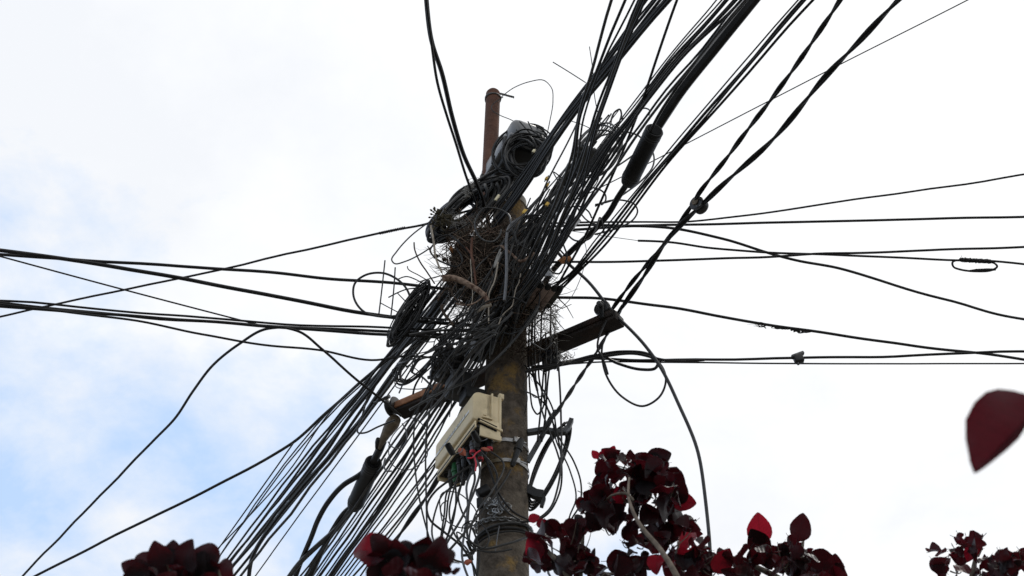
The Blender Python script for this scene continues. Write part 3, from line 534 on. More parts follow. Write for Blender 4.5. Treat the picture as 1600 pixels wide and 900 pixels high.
for (x, y, Y, lab, m, s_) in [(854, 279, D - .66, 'upper yellow tag on the strands below the grey closure', 'yellow', .011), (855, 289, D - .66, 'pale yellow tag just under the upper yellow one', 'yellow', .011), (855, 319, D - .66, 'yellow tag on the strands in mid bundle', 'yellow', .012), (820, 331, D - .55, 'round yellow tag on a cable end above the nest', 'yellow', .015), (777, 309, D - .45, 'long pale yellow tag on strands left of the pole top', 'cream', .011), (834, 236, D - .48, 'cream tag inside the round coil', 'cream', .011), (869, 334, D - .66, 'small white tag on right bundle strands', 'white', .009)]:
    c = PY(x, y, Y); t = thing('cable_tag', c, lab, 'cable tag', 'tags on the cables'); dd = Vector((.45, 0, .9)).normalized()
    MB().rbox(c, (dd, Yv, dd.cross(Yv)), (s_ * (1.9 if 'long' in lab else .95), s_ * .45, s_ * .62), .003).build('tag_body', M[m], t)
    MB().tube([c - dd * s_ * 2, c + dd * s_ * 2], .003, 6).build('tag_strap', M['cab'], t)

# ------------------------------------------------------------------ coils and hanks
def coil(name, label, cx, cy, ax, ay, ang, turns, wpx, Y, m='cab', jit=4, dY=.08, seed=1, cat='cable coil', fl=.72):
    r_ = random.Random(seed); P = []; n = 18; ca, sa_ = math.cos(R(ang)), math.sin(R(ang))
    ox = oy = 0; k1 = k2 = 1
    for k in range(turns):
        tx, ty, q1, q2, yy = r_.uniform(-jit, jit), r_.uniform(-jit, jit), r_.uniform(fl + .2 * (1 - fl), 1.06), r_.uniform(fl, 1.08), r_.uniform(-dY, dY)
        for i in range(n):
            f = i / n; a = 2 * math.pi * f
            ex, ey = ax * math.cos(a) * (k1 + (q1 - k1) * f), ay * math.sin(a) * (k2 + (q2 - k2) * f)
            P.append(PY(cx + ox + (tx - ox) * f + ex * ca - ey * sa_, cy + oy + (ty - oy) * f + ex * sa_ + ey * ca, Y + yy * math.sin(a + k) + .03 * math.sin(a * .5) - (cy - 300) * 0))
        ox, oy, k1, k2 = tx, ty, q1, q2
    rr = wpx * pxm(P[0]) / 2
    return tag(MB().tube(catmull(P, 3), rr, 6).build(name, M[m]), label, cat)
coil('cable_coil', 'round coil of thin black cable in front of the grey closure', 822, 240, 41, 37, -20, 24, 3.0, D - .3, jit=5, seed=2, fl=.3)
coil('cable_coil', 'outer loose turns of the coil resting against the grey closure', 815, 236, 47, 39, -28, 5, 2.8, D - .22, jit=5, seed=3)
coil('cable_hank', 'long flattened hank of thick cable slung up to the left of the pole top', 735, 322, 80, 24, -40, 20, 5.2, D - .2, jit=6, seed=4, cat='cable hank', fl=.12)
coil('cable_hank', 'blue-grey bottom turns of the flattened hank left of the pole top', 712, 342, 54, 25, -33, 8, 5.2, D - .16, 'slate', jit=4, seed=5, cat='cable hank', fl=.3)
coil('cable_hank', 'narrow hank of many fine black wires hanging left of the nest', 637, 492, 60, 14, -58, 40, 2.2, D - .3, jit=5, seed=6, cat='cable hank', fl=.05)
coil('cable_coil', 'loose coil of cable hanging on the hook right of the pole', 858, 728, 76, 17, -66, 7, 3.6, D + .04, jit=4, seed=8)
coil('cable_coil', 'few turns of cable wound round the dark round closure', 934, 236, 50, 32, -55, 4, 3.0, D - .7, 'cab2', jit=6, seed=9)
coil('cable_coil', 'untidy turns of thin cable behind the tangle below the drop clamps', 812, 478, 46, 26, -60, 6, 2.4, D - .24, 'cab2', jit=9, seed=10)
coil('cable_coil', 'thin turns of wire round the rear of the left crossarm', 655, 560, 52, 20, -50, 7, 2.4, D - .1, 'cab', jit=8, seed=12)

# ------------------------------------------------------------------ single loops and stray ends, by eye
def W_(label, pts, wpx, Y, m='cab', name='wire_loop', cat='wire', **k): return cable(name, label, cat, pts, wpx, 'Y', Y=Y, m=m, amp=k.pop('amp', .002), **k)
W_('round black loop standing left of the nest across two spikes', [(700, 500), (650, 496), (600, 495), (572, 489), (558, 476), (552, 458), (556, 441), (574, 429), (598, 427), (621, 437), (636, 453), (641, 474), (633, 489), (612, 494)], 3.6, D - .3)
W_('narrow thin loop sticking out left below the flattened hank', [(672, 346), (642, 369), (620, 393), (612, 406), (617, 412), (634, 408), (655, 398), (690, 375), (735, 348)], 2.3, D - .33)
W_('taller straight black spike left of the nest', [(601.5, 407), (598, 440), (592, 491)], 2.3, D - .33, name='wire_spike', amp=0)
W_('shorter straight black spike left of the nest', [(617.5, 418), (615, 455), (611, 492)], 2.3, D - .32, name='wire_spike', amp=0)
W_('wavy dark stem rising from the hank of fine wires', [(647, 379), (648, 390), (656, 409), (667, 425), (679, 443)], 2.4, D - .3, 'twig', name='stem')
W_('thin hooked stem pointing left above the fine wires', [(637, 416), (638, 420), (655, 430), (672, 440)], 1.7, D - .3, 'twig', name='stem')
W_('short black stub pointing down left beside the round loop', [(607, 465), (622, 457), (635, 452), (652, 450)], 2.2, D - .3, name='wire_end')
W_('short oblique stub between the two spikes', [(594, 473), (610, 482), (625, 490)], 1.7, D - .3, name='wire_end')
W_('tiny oblique stub right of the shorter spike', [(621, 458), (632, 469), (642, 478)], 1.8, D - .28, name='wire_end')
W_('small arched wire between round loop and nest', [(622, 436), (635, 432), (648, 436), (662, 444), (680, 456)], 2.0, D - .28, 'cab2')
W_('thin wire arching from the pipe top over to the grey closure', [(783, 152), (790, 146), (803, 137), (826, 128), (848, 125), (861, 136), (864, 158), (859, 190), (852, 222)], 1.5, D - .04, amp=0)
W_('thin wire hooking round the pipe and down to the coil', [(786, 152), (775, 159), (768, 166), (770, 173), (781, 180), (800, 188), (815, 198), (832, 214)], 1.4, D - .04, amp=0)
W_('straight thin spike pointing up left from the strands at top', [(864, 97), (890, 113), (915, 129)], 1.7, D - .6, name='wire_spike', amp=0)
W_('thin bent wire standing above the strands at top', [(921, 73), (926, 108), (929, 150), (935, 180), (942, 205)], 1.5, D - .6, name='wire_spike', amp=0)
W_('short thin wire bridging two strand groups near the dark closure', [(888, 188), (910, 195), (932, 206)], 1.4, D - .55, name='wire_end', amp=0)
for i, (a, b) in enumerate([((825, 190), (833, 206)), ((807, 203), (817, 215)), ((812, 190), (828, 208))]):
    W_(['right', 'left', 'middle'][i] + ' one of three short spikes on top of the round coil', [a, ((a[0] + b[0]) / 2, (a[1] + b[1]) / 2), b], 2.2, D - .3, name='wire_spike', amp=0)
W_('small upright black loop above the dark round closure', [(954, 196), (956, 184), (962, 174), (968, 171), (971, 178), (968, 190), (964, 205), (955, 225)], 3, D - .45)
W_('pale grey hook of cable above the fat sleeve', [(985, 182), (996, 174), (1008, 169), (1015, 172), (1014, 180)], 2.6, D - .5, 'grey')
W_('cable arc bridging to the top of the fat sleeve', [(940, 212), (970, 206), (988, 208), (1000, 214), (1006, 224), (996, 236), (960, 262)], 2.8, D - .45, 'cab2')
W_('slack cable bowing out right of the fat sleeve', [(1014, 228), (1021, 242), (1020, 258), (1008, 276), (985, 296), (958, 313), (930, 320)], 2.9, D - .4, 'cab2')
W_('small loop of cable right of the tangle above the level cables', [(930, 322), (955, 313), (975, 313), (990, 318), (996, 329), (990, 342), (975, 352), (930, 366)], 2.8, D - .3)
W_('tiny drooping loop under the dark closure', [(915, 292), (935, 295), (945, 302), (946, 314), (940, 320)], 2.8, D - .4)
W_('short curl of cable at the right flank of the tangle', [(900, 318), (908, 334), (918, 345), (935, 352)], 2.6, D - .3)
W_('hair-thin wire curving from the level cables to the drop clamps', [(911, 372), (916, 390), (914, 410), (905, 440), (890, 468), (866, 490)], 1.1, D - .25, amp=0)
W_('thick grey cable bent over and hanging down inside the nest', [(840, 336), (822, 338), (806, 345), (796, 355), (792, 372), (792, 405), (791, 440), (788, 470)], 5, D - .44, 'grey', name='grey_cable', cat='cable')
W_('second grey-black cable arched over the nest top', [(798, 388), (815, 380), (830, 362), (833, 350), (826, 341), (812, 340)], 4, D - .42, 'cab2', name='grey_cable', cat='cable')
W_('grey cable curving level under the nest', [(640, 523), (700, 516), (740, 515), (768, 512), (785, 503), (800, 488)], 4, D - .4, 'cab2', name='grey_cable', cat='cable')
W_('black arc of cable under the thick nest branch', [(738, 512), (742, 490), (756, 474), (778, 466), (800, 465), (822, 474)], 2.8, D - .44)
W_('bent grey strip of wire by the left crossarm', [(648, 556), (648, 568), (642, 578), (646, 583), (658, 588), (668, 597), (676, 606)], 3.2, D - .05, 'grey')
W_('black arc of cable behind the bent grey strip', [(668, 578), (656, 590), (648, 604), (645, 616)], 3.2, D)
W_('grey and black cable hook left of the left crossarm', [(574, 620), (566, 650), (560, 676), (570, 676), (590, 667), (617, 656)], 3.0, D + .1, 'cab2')
W_('pale curl of wire below the tan boot', [(606, 690), (616, 700), (626, 700), (634, 690), (634, 675), (628, 662)], 2.2, D + .1, 'grey')
W_('grey end hook among the lower strands', [(602, 716), (600, 728), (604, 736), (612, 736)], 2.8, D + .1, 'grey')
W_('diagonal cable crossing the bare pole below the nest', [(640, 640), (690, 612), (735, 592), (765, 570), (800, 535), (824, 505), (842, 478)], 3.8, D - .3, 'cab2', name='diagonal_cable', cat='cable')
W_('second diagonal cable left of the bare pole', [(655, 660), (700, 610), (745, 555), (780, 510), (800, 480)], 3.8, D - .33, 'cab2', name='diagonal_cable', cat='cable')
W_('left of two slack cables hanging past the beige box', [(722, 515), (704, 535), (688, 570), (668, 605), (650, 650), (646, 690), (650, 750), (660, 800), (672, 845), (690, 905)], 2.7, D - .28, name='slack_cable', cat='cable')
W_('right of two slack cables hanging past the beige box', [(735, 520), (708, 560), (686, 600), (670, 650), (665, 700), (665, 760), (668, 830), (672, 905)], 2.9, D - .3, name='slack_cable', cat='cable')
for i, pts in enumerate([[(838, 478), (836, 520), (836, 560), (838, 600), (846, 640), (858, 675), (868, 700), (876, 725)], [(846, 480), (845, 530), (842, 590), (856, 640), (870, 680), (877, 720), (874, 770), (852, 806), (828, 815)], [(861, 480), (860, 530), (860, 560), (856, 600), (852, 650), (846, 690)], [(872, 560), (875, 600), (877, 650), (877, 720), (872, 760), (858, 796), (836, 812), (812, 815)], [(827, 500), (826, 560), (829, 615), (834, 640), (840, 647), (847, 640), (852, 610), (853, 560), (852, 520)], [(820, 570), (835, 592), (850, 612), (864, 640), (872, 680), (896, 720), (908, 755), (906, 790), (893, 812), (884, 850), (878, 900)], [(822, 612), (842, 622), (860, 645), (870, 690), (890, 735), (900, 780), (890, 808), (884, 845), (886, 900)], [(832, 500), (831, 540), (832, 575), (840, 610)], [(851, 560), (848, 600), (845, 640), (840, 690)]]):
    W_(['first cable down the right edge of the bare pole, ending at the hook coil', 'cable right of the pole sweeping into the bottom of the hook coil', 'straight hanging cable below the taped bracket', 'rightmost straight hanging cable sweeping under the hook coil', 'narrow U-shaped hanging loop right of the bare pole', 'wide slack cable bulging right of the hook coil', 'inner slack cable reaching down to the red leaves', 'short cable close to the right edge of the pole', 'slanting cable from bracket to hook coil'][i], pts, [3, 3, 3, 3.4, 2.8, 2.8, 2.6, 4, 3][i], D - .1 + .02 * (i % 3) if i != 6 else D - .05, 'cab' if i % 3 else 'cab2', name='hanging_cable', cat='cable')

W_('thin black strand carrying the two upper yellow tags', [(792, 362), (822, 332), (845, 305), (855, 284), (868, 258), (888, 220), (900, 195)], 2.8, D - .67, name='tagged_strand', cat='cable')
rq = random.Random(77)
for i, (x, y, r_, Y, where) in enumerate([(700, 395, 22, D - .34, 'left rim of the nest'), (880, 300, 26, D - .6, 'strands under the grey closure'), (905, 345, 20, D - .5, 'right flank of the tangle'), (676, 520, 24, D - .3, 'foot of the fine wire hank'), (835, 365, 26, D - .5, 'nest top at right'), (725, 560, 22, D - .25, 'terminal block'), (868, 400, 24, D - .5, 'thick cable under the fat sleeve'), (765, 355, 20, D - .45, 'flattened hank'), (905, 270, 22, D - .7, 'dark round closure at left'), (690, 600, 24, D - .2, 'rusty left crossarm face'), (640, 590, 20, D - .1, 'left crossarm end'), (850, 520, 18, D - .25, 'drop clamps from below'), (640, 700, 26, D - .1, 'tan boot at right'), (712, 800, 24, D - .2, 'beige box from below'), (740, 835, 20, D - .24, 'chain at left'), (838, 600, 20, D - .1, 'taped bracket from below')]):
    a0 = rq.uniform(0, 6.28); dr = rq.choice((-1, 1)); el = rq.uniform(.55, 1); th = rq.uniform(0, 3.1); pts = []
    for k in range(11):
        a = a0 + dr * k * .62; rr = r_ * (1 + .08 * k * rq.uniform(.3, 1.2)); ex, ey = rr * math.cos(a), rr * el * math.sin(a)
        pts.append((x + ex * math.cos(th) - ey * math.sin(th), y + ex * math.sin(th) + ey * math.cos(th), Y - .006 * k))
    pts.append((pts[-1][0] + rq.uniform(-30, 30), pts[-1][1] + rq.uniform(20, 45), Y))
    cable('wire_loop', 'stray curl of thin wire by the ' + where, 'wire', pts, rq.choice((1.6, 2, 2.4, 2.8)), 'Y', m=rq.choice(('cab', 'cab2', 'cab3')), amp=.003, group='stray curls round the tangle')
# ------------------------------------------------------------------ beige terminal box on the pole
zb = PY(791, 683, D - .16).z
bc0 = Vector((pole_c(zb).x, D, 0)); Lb, Wb, Hb = .43, .135, .235
def BX(u, w_, z): return bc0 + U * u + W * (pole_r(zb) + .03 + w_) + Vector((0, 0, zb + z))
u0, u1 = -.262, -.262 + Lb
box = thing('terminal_box', BX(0, 0, -Hb / 2), 'beige plastic cable terminal box strapped to the pole, ports underneath', 'terminal box')
AX = (U, W, Z)
MB().rbox(BX((u0 + u1) / 2, .006, .03), AX, (Lb / 2, .006, Hb / 2 - .02), .003).build('back_plate', M['beige'], box)
MB().rbox(BX((u0 + u1) / 2, .04, .035), AX, (Lb / 2 - .004, .034, Hb / 2 - .036), .006).build('body', M['beige'], box)
# lid: rounded profile swept along the box
def profile(pr, ua, ub, inset=.012, name='lid', m='beige', nseg=4):
    b = MB(); n = len(pr); stations = [(ua, .93), (ua + inset * .35, .98), (ua + inset, 1.0), (ub - inset, 1.0), (ub - inset * .35, .98), (ub, .93)]
    cw = sum(p[0] for p in pr) / n; cz = sum(p[1] for p in pr) / n
    for uu, s in stations:
        for (pw, pz) in pr: b.v.append(BX(uu, cw + (pw - cw) * s, cz + (pz - cz) * s))
    for i in range(len(stations) - 1):
        for k in range(n):
            k2 = (k + 1) % n; b.f.append((i * n + k, i * n + k2, (i + 1) * n + k2, (i + 1) * n + k))
    b.f.append(tuple(reversed(range(n)))); b.f.append(tuple((len(stations) - 1) * n + k for k in range(n)))
    return b.build(name, M[m], box)
def arc(cx, cz, r, a0, a1, n=6): return [(cx + r * math.cos(R(a0 + (a1 - a0) * i / n)), cz + r * math.sin(R(a0 + (a1 - a0) * i / n))) for i in range(n + 1)]
lidp = [(.045, Hb / 2)] + arc(Wb - .035, Hb / 2 - .035, .035, 90, 10) + arc(Wb - .012, -Hb / 2 + .092, .012, 0, -60, 3) + [(.085, -Hb / 2 + .078), (.085, -.005), (.045, -.005)]
profile(lidp, u0 + .004, u1 - .004)
MB().rbox(BX((u0 + u1) / 2, .0455, .1), AX, (Lb / 2 + .001, .003, .02), .001).build('seam_rib', M['beige'], box)
for zz_ in (-.045, -.065):
    MB().rbox(BX(u0 - .001, .068, zz_), (U, (W + Z * .22).normalized(), Z), (.005, .045, .003), .001).build('latch_groove_shade', M['dark'], box)  # solid dark bars; the grooves' shade is painted, nothing is cut in
MB().rbox(BX(u0, .05, -.053), (U, (W + Z * .22).normalized(), Z), (.005, .055, .0065), .002).build('latch', M['beige'], box)
MB().rbox(BX(u0, .047, .05), AX, (.006, .004, .07), .002).build('end_rib', M['beige'], box)
MB().rbox(BX(u0, .068, -.018), AX, (.006, .024, .004), .002).build('end_rib', M['beige'], box)
MB().rbox(BX(u0 + .01, .0, Hb / 2 + .006), AX, (.01, .012, .014), .003).build('hinge_lug', M['beige'], box)
MB().rbox(BX(u0 + .01, .006, -Hb / 2 + .014), AX, (.008, .008, .012), .003).build('hinge_lug', M['beige'], box)
# underside: skirt and port plate
MB().rbox(BX((u0 + u1) / 2, .066, -Hb / 2 + .052), AX, (Lb / 2 - .008, .058, .006), .002).build('port_plate', M['dusty'], box)
sk = MB(); 
sk.rbox(BX((u0 + u1) / 2, .119, -Hb / 2 + .058), AX, (Lb / 2 - .006, .004, .018), .002); sk.rbox(BX(u0 + .005, .052, -Hb / 2 + .046), AX, (.004, .048, .046), .002); sk.rbox(BX(u1 - .006, .064, -Hb / 2 + .052), AX, (.004, .054, .026), .002); sk.build('skirt', M['beige'], box)
def port(u, w_): return BX(u, w_, -Hb / 2 + .045)
ports = []
for i in range(8):
    for j in range(2):
        ports.append((u0 + .045 + i * .047 + (.014 if j else 0), .036 + j * .052))
for i, (u, w_) in enumerate(ports):
    q = port(u, w_)
    MB().lathe(q + Z * .002, -Z, [(0, .021), (.006, .021), (.007, .018)], 18).build('port_collar', M['dusty'], box)
    MB().lathe(q - Z * .004, -Z, [(0, .0165), (.002, .0165)], 16).build('port_shade_disc', M['dark'], box)  # solid dark disc paints the shade of an open port
# label
lc = BX((u0 + u1) / 2 + .015, Wb + .0006, .032)
lt = math.radians(8)
ln_ = (W * math.cos(R(10)) + Z * math.sin(R(10))).normalized()
lab = MB().rbox(lc + W * -.001, (U, ln_, U.cross(ln_)), (.185, .0012, .0125), .0004, 1).build('label_strip', M['white'], box)
tcu = bpy.data.curves.new('lettering', 'FONT'); tcu.body = 'R4LJCJCL02-QTT 8'; tcu.size = .0245; tcu.align_x = 'CENTER'; tcu.align_y = 'CENTER'; tcu.extrude = .0002; tcu.space_character = 1.5
to = bpy.data.objects.new('tmp_text', tcu); COL.objects.link(to); bpy.context.view_layer.update()
tm = bpy.data.meshes.new_from_object(to.evaluated_get(bpy.context.evaluated_depsgraph_get())); bpy.data.objects.remove(to); tm.materials.clear(); tm.materials.append(M['ink']); tm.name = 'lettering'
mx_ = Matrix((-U, ln_.cross(-U), ln_)).transposed().to_4x4(); mx_.translation = lc + ln_ * .0008 - Vector(box['_org']); tm.transform(mx_)
le = bpy.data.objects.new('lettering', tm); COL.objects.link(le); le.parent = lab
# straps holding the box
for dz, nm in ((.025, 'upper'), (-.085, 'lower')):
    zc = zb + dz; c_ = pole_c(zc); st = MB(); rr = pole_r(zc) + .003; n = 40; o0 = 0
    for k in range(n):
        a = 2 * math.pi * k / n; e = Vector((math.cos(a), math.sin(a), 0))
        for (dr, dzz) in ((0, -.009), (.0025, -.009), (.0025, .009), (0, .009)): st.v.append(c_ + e * (rr + dr) + Vector((0, 0, dzz - .02 * math.cos(a - .6) * 0)))
    for k in range(n):
        k2 = (k + 1) % n
        for q in range(4): st.f.append((k * 4 + q, k * 4 + (q + 1) % 4, k2 * 4 + (q + 1) % 4, k2 * 4 + q))
    s_ = st.build('mounting_strap', M['galv'], box)
    a = R(-62); e = Vector((math.cos(a), math.sin(a), 0)); tn = Vector((-e.y, e.x, 0))
    MB().rbox(c_ + e * (rr + .008), (tn, e, Z), (.016, .007, .014), .003).build('buckle', M['galv'], s_)
    MB().tube([c_ + e * (rr + .012) + tn * .0, c_ + e * (rr + .012) + tn * .045 + Z * -.004], .004, 6).build('buckle_screw', M['galv'], s_)

# cables plugged into the box; each with its connector
def plug_cable(label, start, pts, wpx, con='plas', cl=.07, cr=.014, m='cab', extra=None, Ybase=None, sd=-Z):
    P = [start, start + sd * cl] + [PY(*p) for p in pts]; C = catmull(P[1:], 8)
    t = thing('plugged_cable', start, label, 'cable', 'cables plugged into the beige box')
    MB().tube(C, wpx * pxm(C[0]) / 2, 7).build('cord', M[m], t)
    b = MB().lathe(start, sd, [(0, cr), (cl * .35, cr), (cl * .38, cr * 1.12), (cl * .5, cr * 1.12), (cl * .52, cr * .85), (cl * .8, cr * .7), (cl * .81, cr * .78), (cl, cr * .5)], 14).build('connector', M[con], t)
    if extra: MB().lathe(start + sd * cl * .8, sd, [(0, cr * .95), (.012, cr * .95)], 12).build('tape_ring', M[extra], t)
    return t
zY = D - .3
plug_cable('plugged cable with red ring looping left of the box', port(*ports[4]), [(719, 738, D - .24), (700, 752, D - .25), (680, 768, D - .25), (667, 790, D - .25), (672, 812, D - .25), (695, 832, D - .25), (722, 855, D - .25), (740, 885, D - .22), (748, 910, D - .2)], 3.6, 'grey', extra='red')
plug_cable('plugged cable with red tape running down to the lower left leaves', port(*ports[3]), [(750, 735, D - .28), (742, 765, D - .28), (722, 808, D - .28), (700, 845, D - .28), (680, 885, D - .28), (672, 910, D - .28)], 3.8, 'grey', m='cab2', extra='red')
plug_cable('plugged cable curving right behind the red leaf on the pole', port(*ports[2]), [(766, 735, D - .22), (778, 768, D - .2), (800, 798, D - .18), (822, 810, D - .12), (835, 812, D)], 3.4, 'plas')
plug_cable('plugged grey cable falling beside the chain', port(*ports[1]), [(776, 740, D - .24), (776, 770, D - .2), (790, 797, D - .18), (812, 812, D - .14)], 3.4, 'dusty', cr=.019, m='cab2')
plug_cable('plugged grey cable dropping straight under the box middle', port(*ports[6]), [(729, 760, D - .2), (731, 790, D - .2), (726, 830, D - .2), (722, 870, D - .2), (735, 910, D - .2)], 3.6, 'dusty', m='grey')
plug_cable('cable with green connector under the far end of the box', port(*ports[11]), [(712, 790, D - .1), (706, 820, D - .1), (690, 860, D - .1), (676, 905, D - .1)], 3.2, 'green', cl=.1, cr=.017)
plug_cable('ribbed cable plug hanging at the far end of the box', port(*ports[13]), [(700, 782, D - .05), (697, 810, D - .05), (688, 850, D - .05), (680, 905, D - .05)], 3.0, 'dusty', cl=.1)
plug_cable('two-tone plugged cable crossing in front of the pole foot', port(*ports[5]), [(742, 745, D - .2), (735, 775, D - .2), (731, 812, D - .2), (734, 845, D - .22), (752, 856, D - .2), (790, 850, D - .16), (826, 838, D - .1)], 3.8, 'plas', m='cab2')
for i, (pi, con, m_, pts, lab_) in enumerate([
    (7, 'plas', 'cab', [(722, 752, D - .2), (712, 790, D - .2), (700, 835, D - .2), (684, 880, D - .2), (676, 912, D - .2)], 'plain black plugged cable falling left of the red tape'),
    (0, 'plas', 'cab2', [(786, 722, D - .24), (770, 765, D - .26), (742, 806, D - .26), (735, 850, D - .24), (760, 862, D - .18), (800, 858, D - .15)], 'plugged cable nearest the pole, swinging under the chain'),
    (8, 'dusty', 'cab', [(716, 770, D - .16), (722, 800, D - .18), (738, 826, D - .2), (748, 856, D - .2), (745, 905, D - .2)], 'plugged cable weaving right below the box middle'),
    (9, 'plas', 'cab3', [(708, 768, D - .14), (702, 800, D - .14), (712, 838, D - .16), (732, 862, D - .18), (742, 905, D - .18)], 'dusty plugged cable in an S below the box'),
    (10, 'plas', 'cab', [(700, 766, D - .12), (694, 806, D - .12), (688, 850, D - .12), (690, 905, D - .12)], 'straight thin plugged cable behind the green connector'),
    (12, 'grey', 'cab2', [(694, 770, D - .08), (680, 800, D - .1), (676, 840, D - .12), (700, 870, D - .16), (728, 880, D - .18)], 'grey-plugged cable bowing left under the far box end')]):
    plug_cable(lab_, port(*ports[pi]), pts, 3.0, con, m=m_, cl=.08, cr=.015, extra='red' if i == 1 else None)
# loose plug that hangs in front of the pole on the right
t = thing('loose_plug', PY(812, 688, D - .18), 'long black plug hanging in front of the pole right of the box', 'cable plug')
a_, b_ = PY(815, 686, D - .17), PY(798, 734, D - .17)
MB().lathe(a_, b_ - a_, [(0, .011), (.02, .017), (.05, .017), (.052, .02), (.062, .02), (.064, .015), (.13, .011), (.132, .014), (.15, .008)], 16).build('plug_body', M['plas'], t)
MB().tube(catmull([b_, PY(790, 748, D - .18), PY(772, 775, D - .22), PY(745, 808, D - .26), (PY(715, 845, D - .3)), PY(690, 872, D - .3), PY(676, 884, D - .3)], 8), .0052, 7).build('cord', M['cab'], t)
for i, (x, y, dx, dy, lab_) in enumerate([(748, 690, -9, -15, 'open black port cap dangling centrally under the box'), (708, 710, -9, -16, 'open black port cap dangling at the left under the box')]):
    c = PY(x, y, D - .32); d_ = (PY(x + dx, y + dy, D - .36) - c)
    t = thing('port_cap', c, lab_, 'port cap', 'dangling port caps'); l = d_.length
    MB().lathe(c, d_, [(0, .012), (l * .2, .014), (l * .5, .0145), (l * .9, .0135), (l, .013), (l * .96, .010), (l * .6, .009)], 16).build('cap_shell', M['plas'], t)
    MB().tube(catmull([c, c + Vector((.03, 0, .01)), c + Vector((.04, .02, .05))], 5), .002, 5).build('tether', M['grey'], t)
def scrap(name, label, cat, x, y, Y, s, m, seed, elong=1, ang=0, rough=.5):
    r_ = random.Random(seed); bm = bmesh.new(); bmesh.ops.create_icosphere(bm, subdivisions=2, radius=1); c = PY(x, y, Y); b = MB(); ca, sa_ = math.cos(ang), math.sin(ang)
    for v in bm.verts:
        p = v.co * (1 + rough * mnoise.noise(v.co * 1.7 + Vector((seed, 0, 0)))); p = Vector((p.x * elong, p.y * .6, p.z)); b.v.append(c + Vector((p.x * ca - p.z * sa_, p.y, p.x * sa_ + p.z * ca)) * s)
    bm.verts.index_update()
    for f in bm.faces: b.f.append(tuple(v.index for v in f.verts))
    bm.free(); return tag(b.build(name, M[m], smooth=(m != 'film')), label, cat)
scrap('red_flap', 'orange-red rubber flap under the beige box', 'flap', 722, 706, D - .3, .016, 'orange', 2, 1.5, -1.0, .35)
W_('red tape streamer tied between the plugs under the box', [(730, 716), (738, 715), (744, 708), (751, 704)], 2.6, D - .37, 'red', name='red_tape', cat='tape', amp=.001)
W_('red tape end hanging between the plugs', [(741, 713), (744, 725), (743, 736)], 2.8, D - .36, 'red', name='red_tape', cat='tape', amp=.001)
scrap('clip', 'peach coloured clip on the plugs under the box', 'clip', 759, 702, D - .34, .009, 'orange', 4, 2.2, -.3, .3)
scrap('clip', 'rust coloured clip on a cable left of the pole foot', 'clip', 731, 878, D - .25, .013, 'orange', 9, 1.2, .5, .5)
scrap('dry_leaf', 'dry brown leaf stuck where the cable leaves the tangle at right', 'leaf', 884, 406, D - .2, .022, 'dry', 5, 1.6, .2, .5)
scrap('plastic_film', 'crumpled pale plastic film on the right flank of the tangle', 'plastic film', 893, 348, D - .25, .03, 'film', 6, 2.0, 1.15, 1.2)
scrap('plastic_film', 'small torn plastic film between the strands by the nest', 'plastic film', 853, 423, D - .3, .02, 'film', 7, 1.8, -.9, 1.2)

# ------------------------------------------------------------------ chain, bands and hooks on the pole
zc = PY(785, 822, D).z; chn = thing('chain', pole_c(zc), 'galvanised steel chain knotted round the pole below the beige box', 'chain')
lk = MB(); LP = []
for i in range(21):
    a = 2 * math.pi * i / 20; LP.append(Vector((math.cos(a) * .008 + (.007 if math.cos(a) > 0 else -.007), math.sin(a) * .0085, 0)))
lk.tube(LP, .003, 6, caps=False); lme = lk.mesh('link', M['galv'])
def link(p, x_dir, n_dir):
    x_ = x_dir.normalized(); z_ = (n_dir - x_ * n_dir.dot(x_)).normalized(); y_ = z_.cross(x_)
    o = bpy.data.objects.new('link', lme); COL.objects.link(o); o.parent = chn
    m_ = Matrix((x_, y_, z_)).transposed().to_4x4(); m_.translation = p - Vector(chn['_org']); o.matrix_local = m_
rl = random.Random(5)
for k in range(34):
    a = R(150 + k * 8.0); zk = zc - .02 - .02 * math.cos(a + 1.2); c_ = pole_c(zk); e = Vector((math.cos(a), math.sin(a), 0)); tn = Vector((-e.y, e.x, .1))
    link(c_ + e * (pole_r(zk) + .009), tn, e if k % 2 else Z)
for k in range(26):
    a = R(-103 + rl.gauss(0, 9)); zk = zc + .012 + rl.uniform(-.03, .045); c_ = pole_c(zk); e = Vector((math.cos(a), math.sin(a), 0))
    link(c_ + e * (pole_r(zk) + rl.uniform(.008, .035)), Vector((rl.uniform(-1, 1), rl.uniform(-.4, .4), rl.uniform(-1, 1))), Vector((rl.uniform(-1, 1), -1, rl.uniform(-1, 1))))
def wrap(label, y, wpx, a0, a1, slope, m, extra, name='wrapped_cable', off=.008):
    z0 = PY(785, y, D).z; P = []
    for i in range(25):
        a = R(a0 + (a1 - a0) * i / 24); zk = z0 + slope * (i / 24 - .5); c_ = pole_c(zk); P.append(c_ + Vector((math.cos(a), math.sin(a), 0)) * (pole_r(zk) + off))
    P = [PY(*q) for q in extra[0]] + P + [PY(*q) for q in extra[1]]
    return tag(MB().tube(catmull(P, 3), wpx * pxm(P[5]) / 2, 7).build(name, M[m]), label, 'cable')
wrap('dark cable lashed round the pole just under the chain', 848, 4.5, -185, 20, .05, 'cab', ([(722, 868, D - .2)], []))
wrap('grey flat cable wound round the pole under the chain', 842, 5, -180, 10, .08, 'cab2', ([(730, 845, D - .15), (735, 858, D - .12)], []), off=.012)
wrap('thin cable end wound round the pole below the grey one', 856, 3, -190, 20, .09, 'cab', ([], []), off=.018)
W_('single wire stub poking down from the chain', [(780, 822), (777, 840), (774, 862)], 1.6, D - .16, 'grey', name='wire_end')
hk = thing('hook_bracket', PY(828, 690, D + .02), 'dark steel strap bracket with upturned hook right of the pole', 'bracket')
q = lambda x, y, Y=D - .02: PY(x, y, Y)
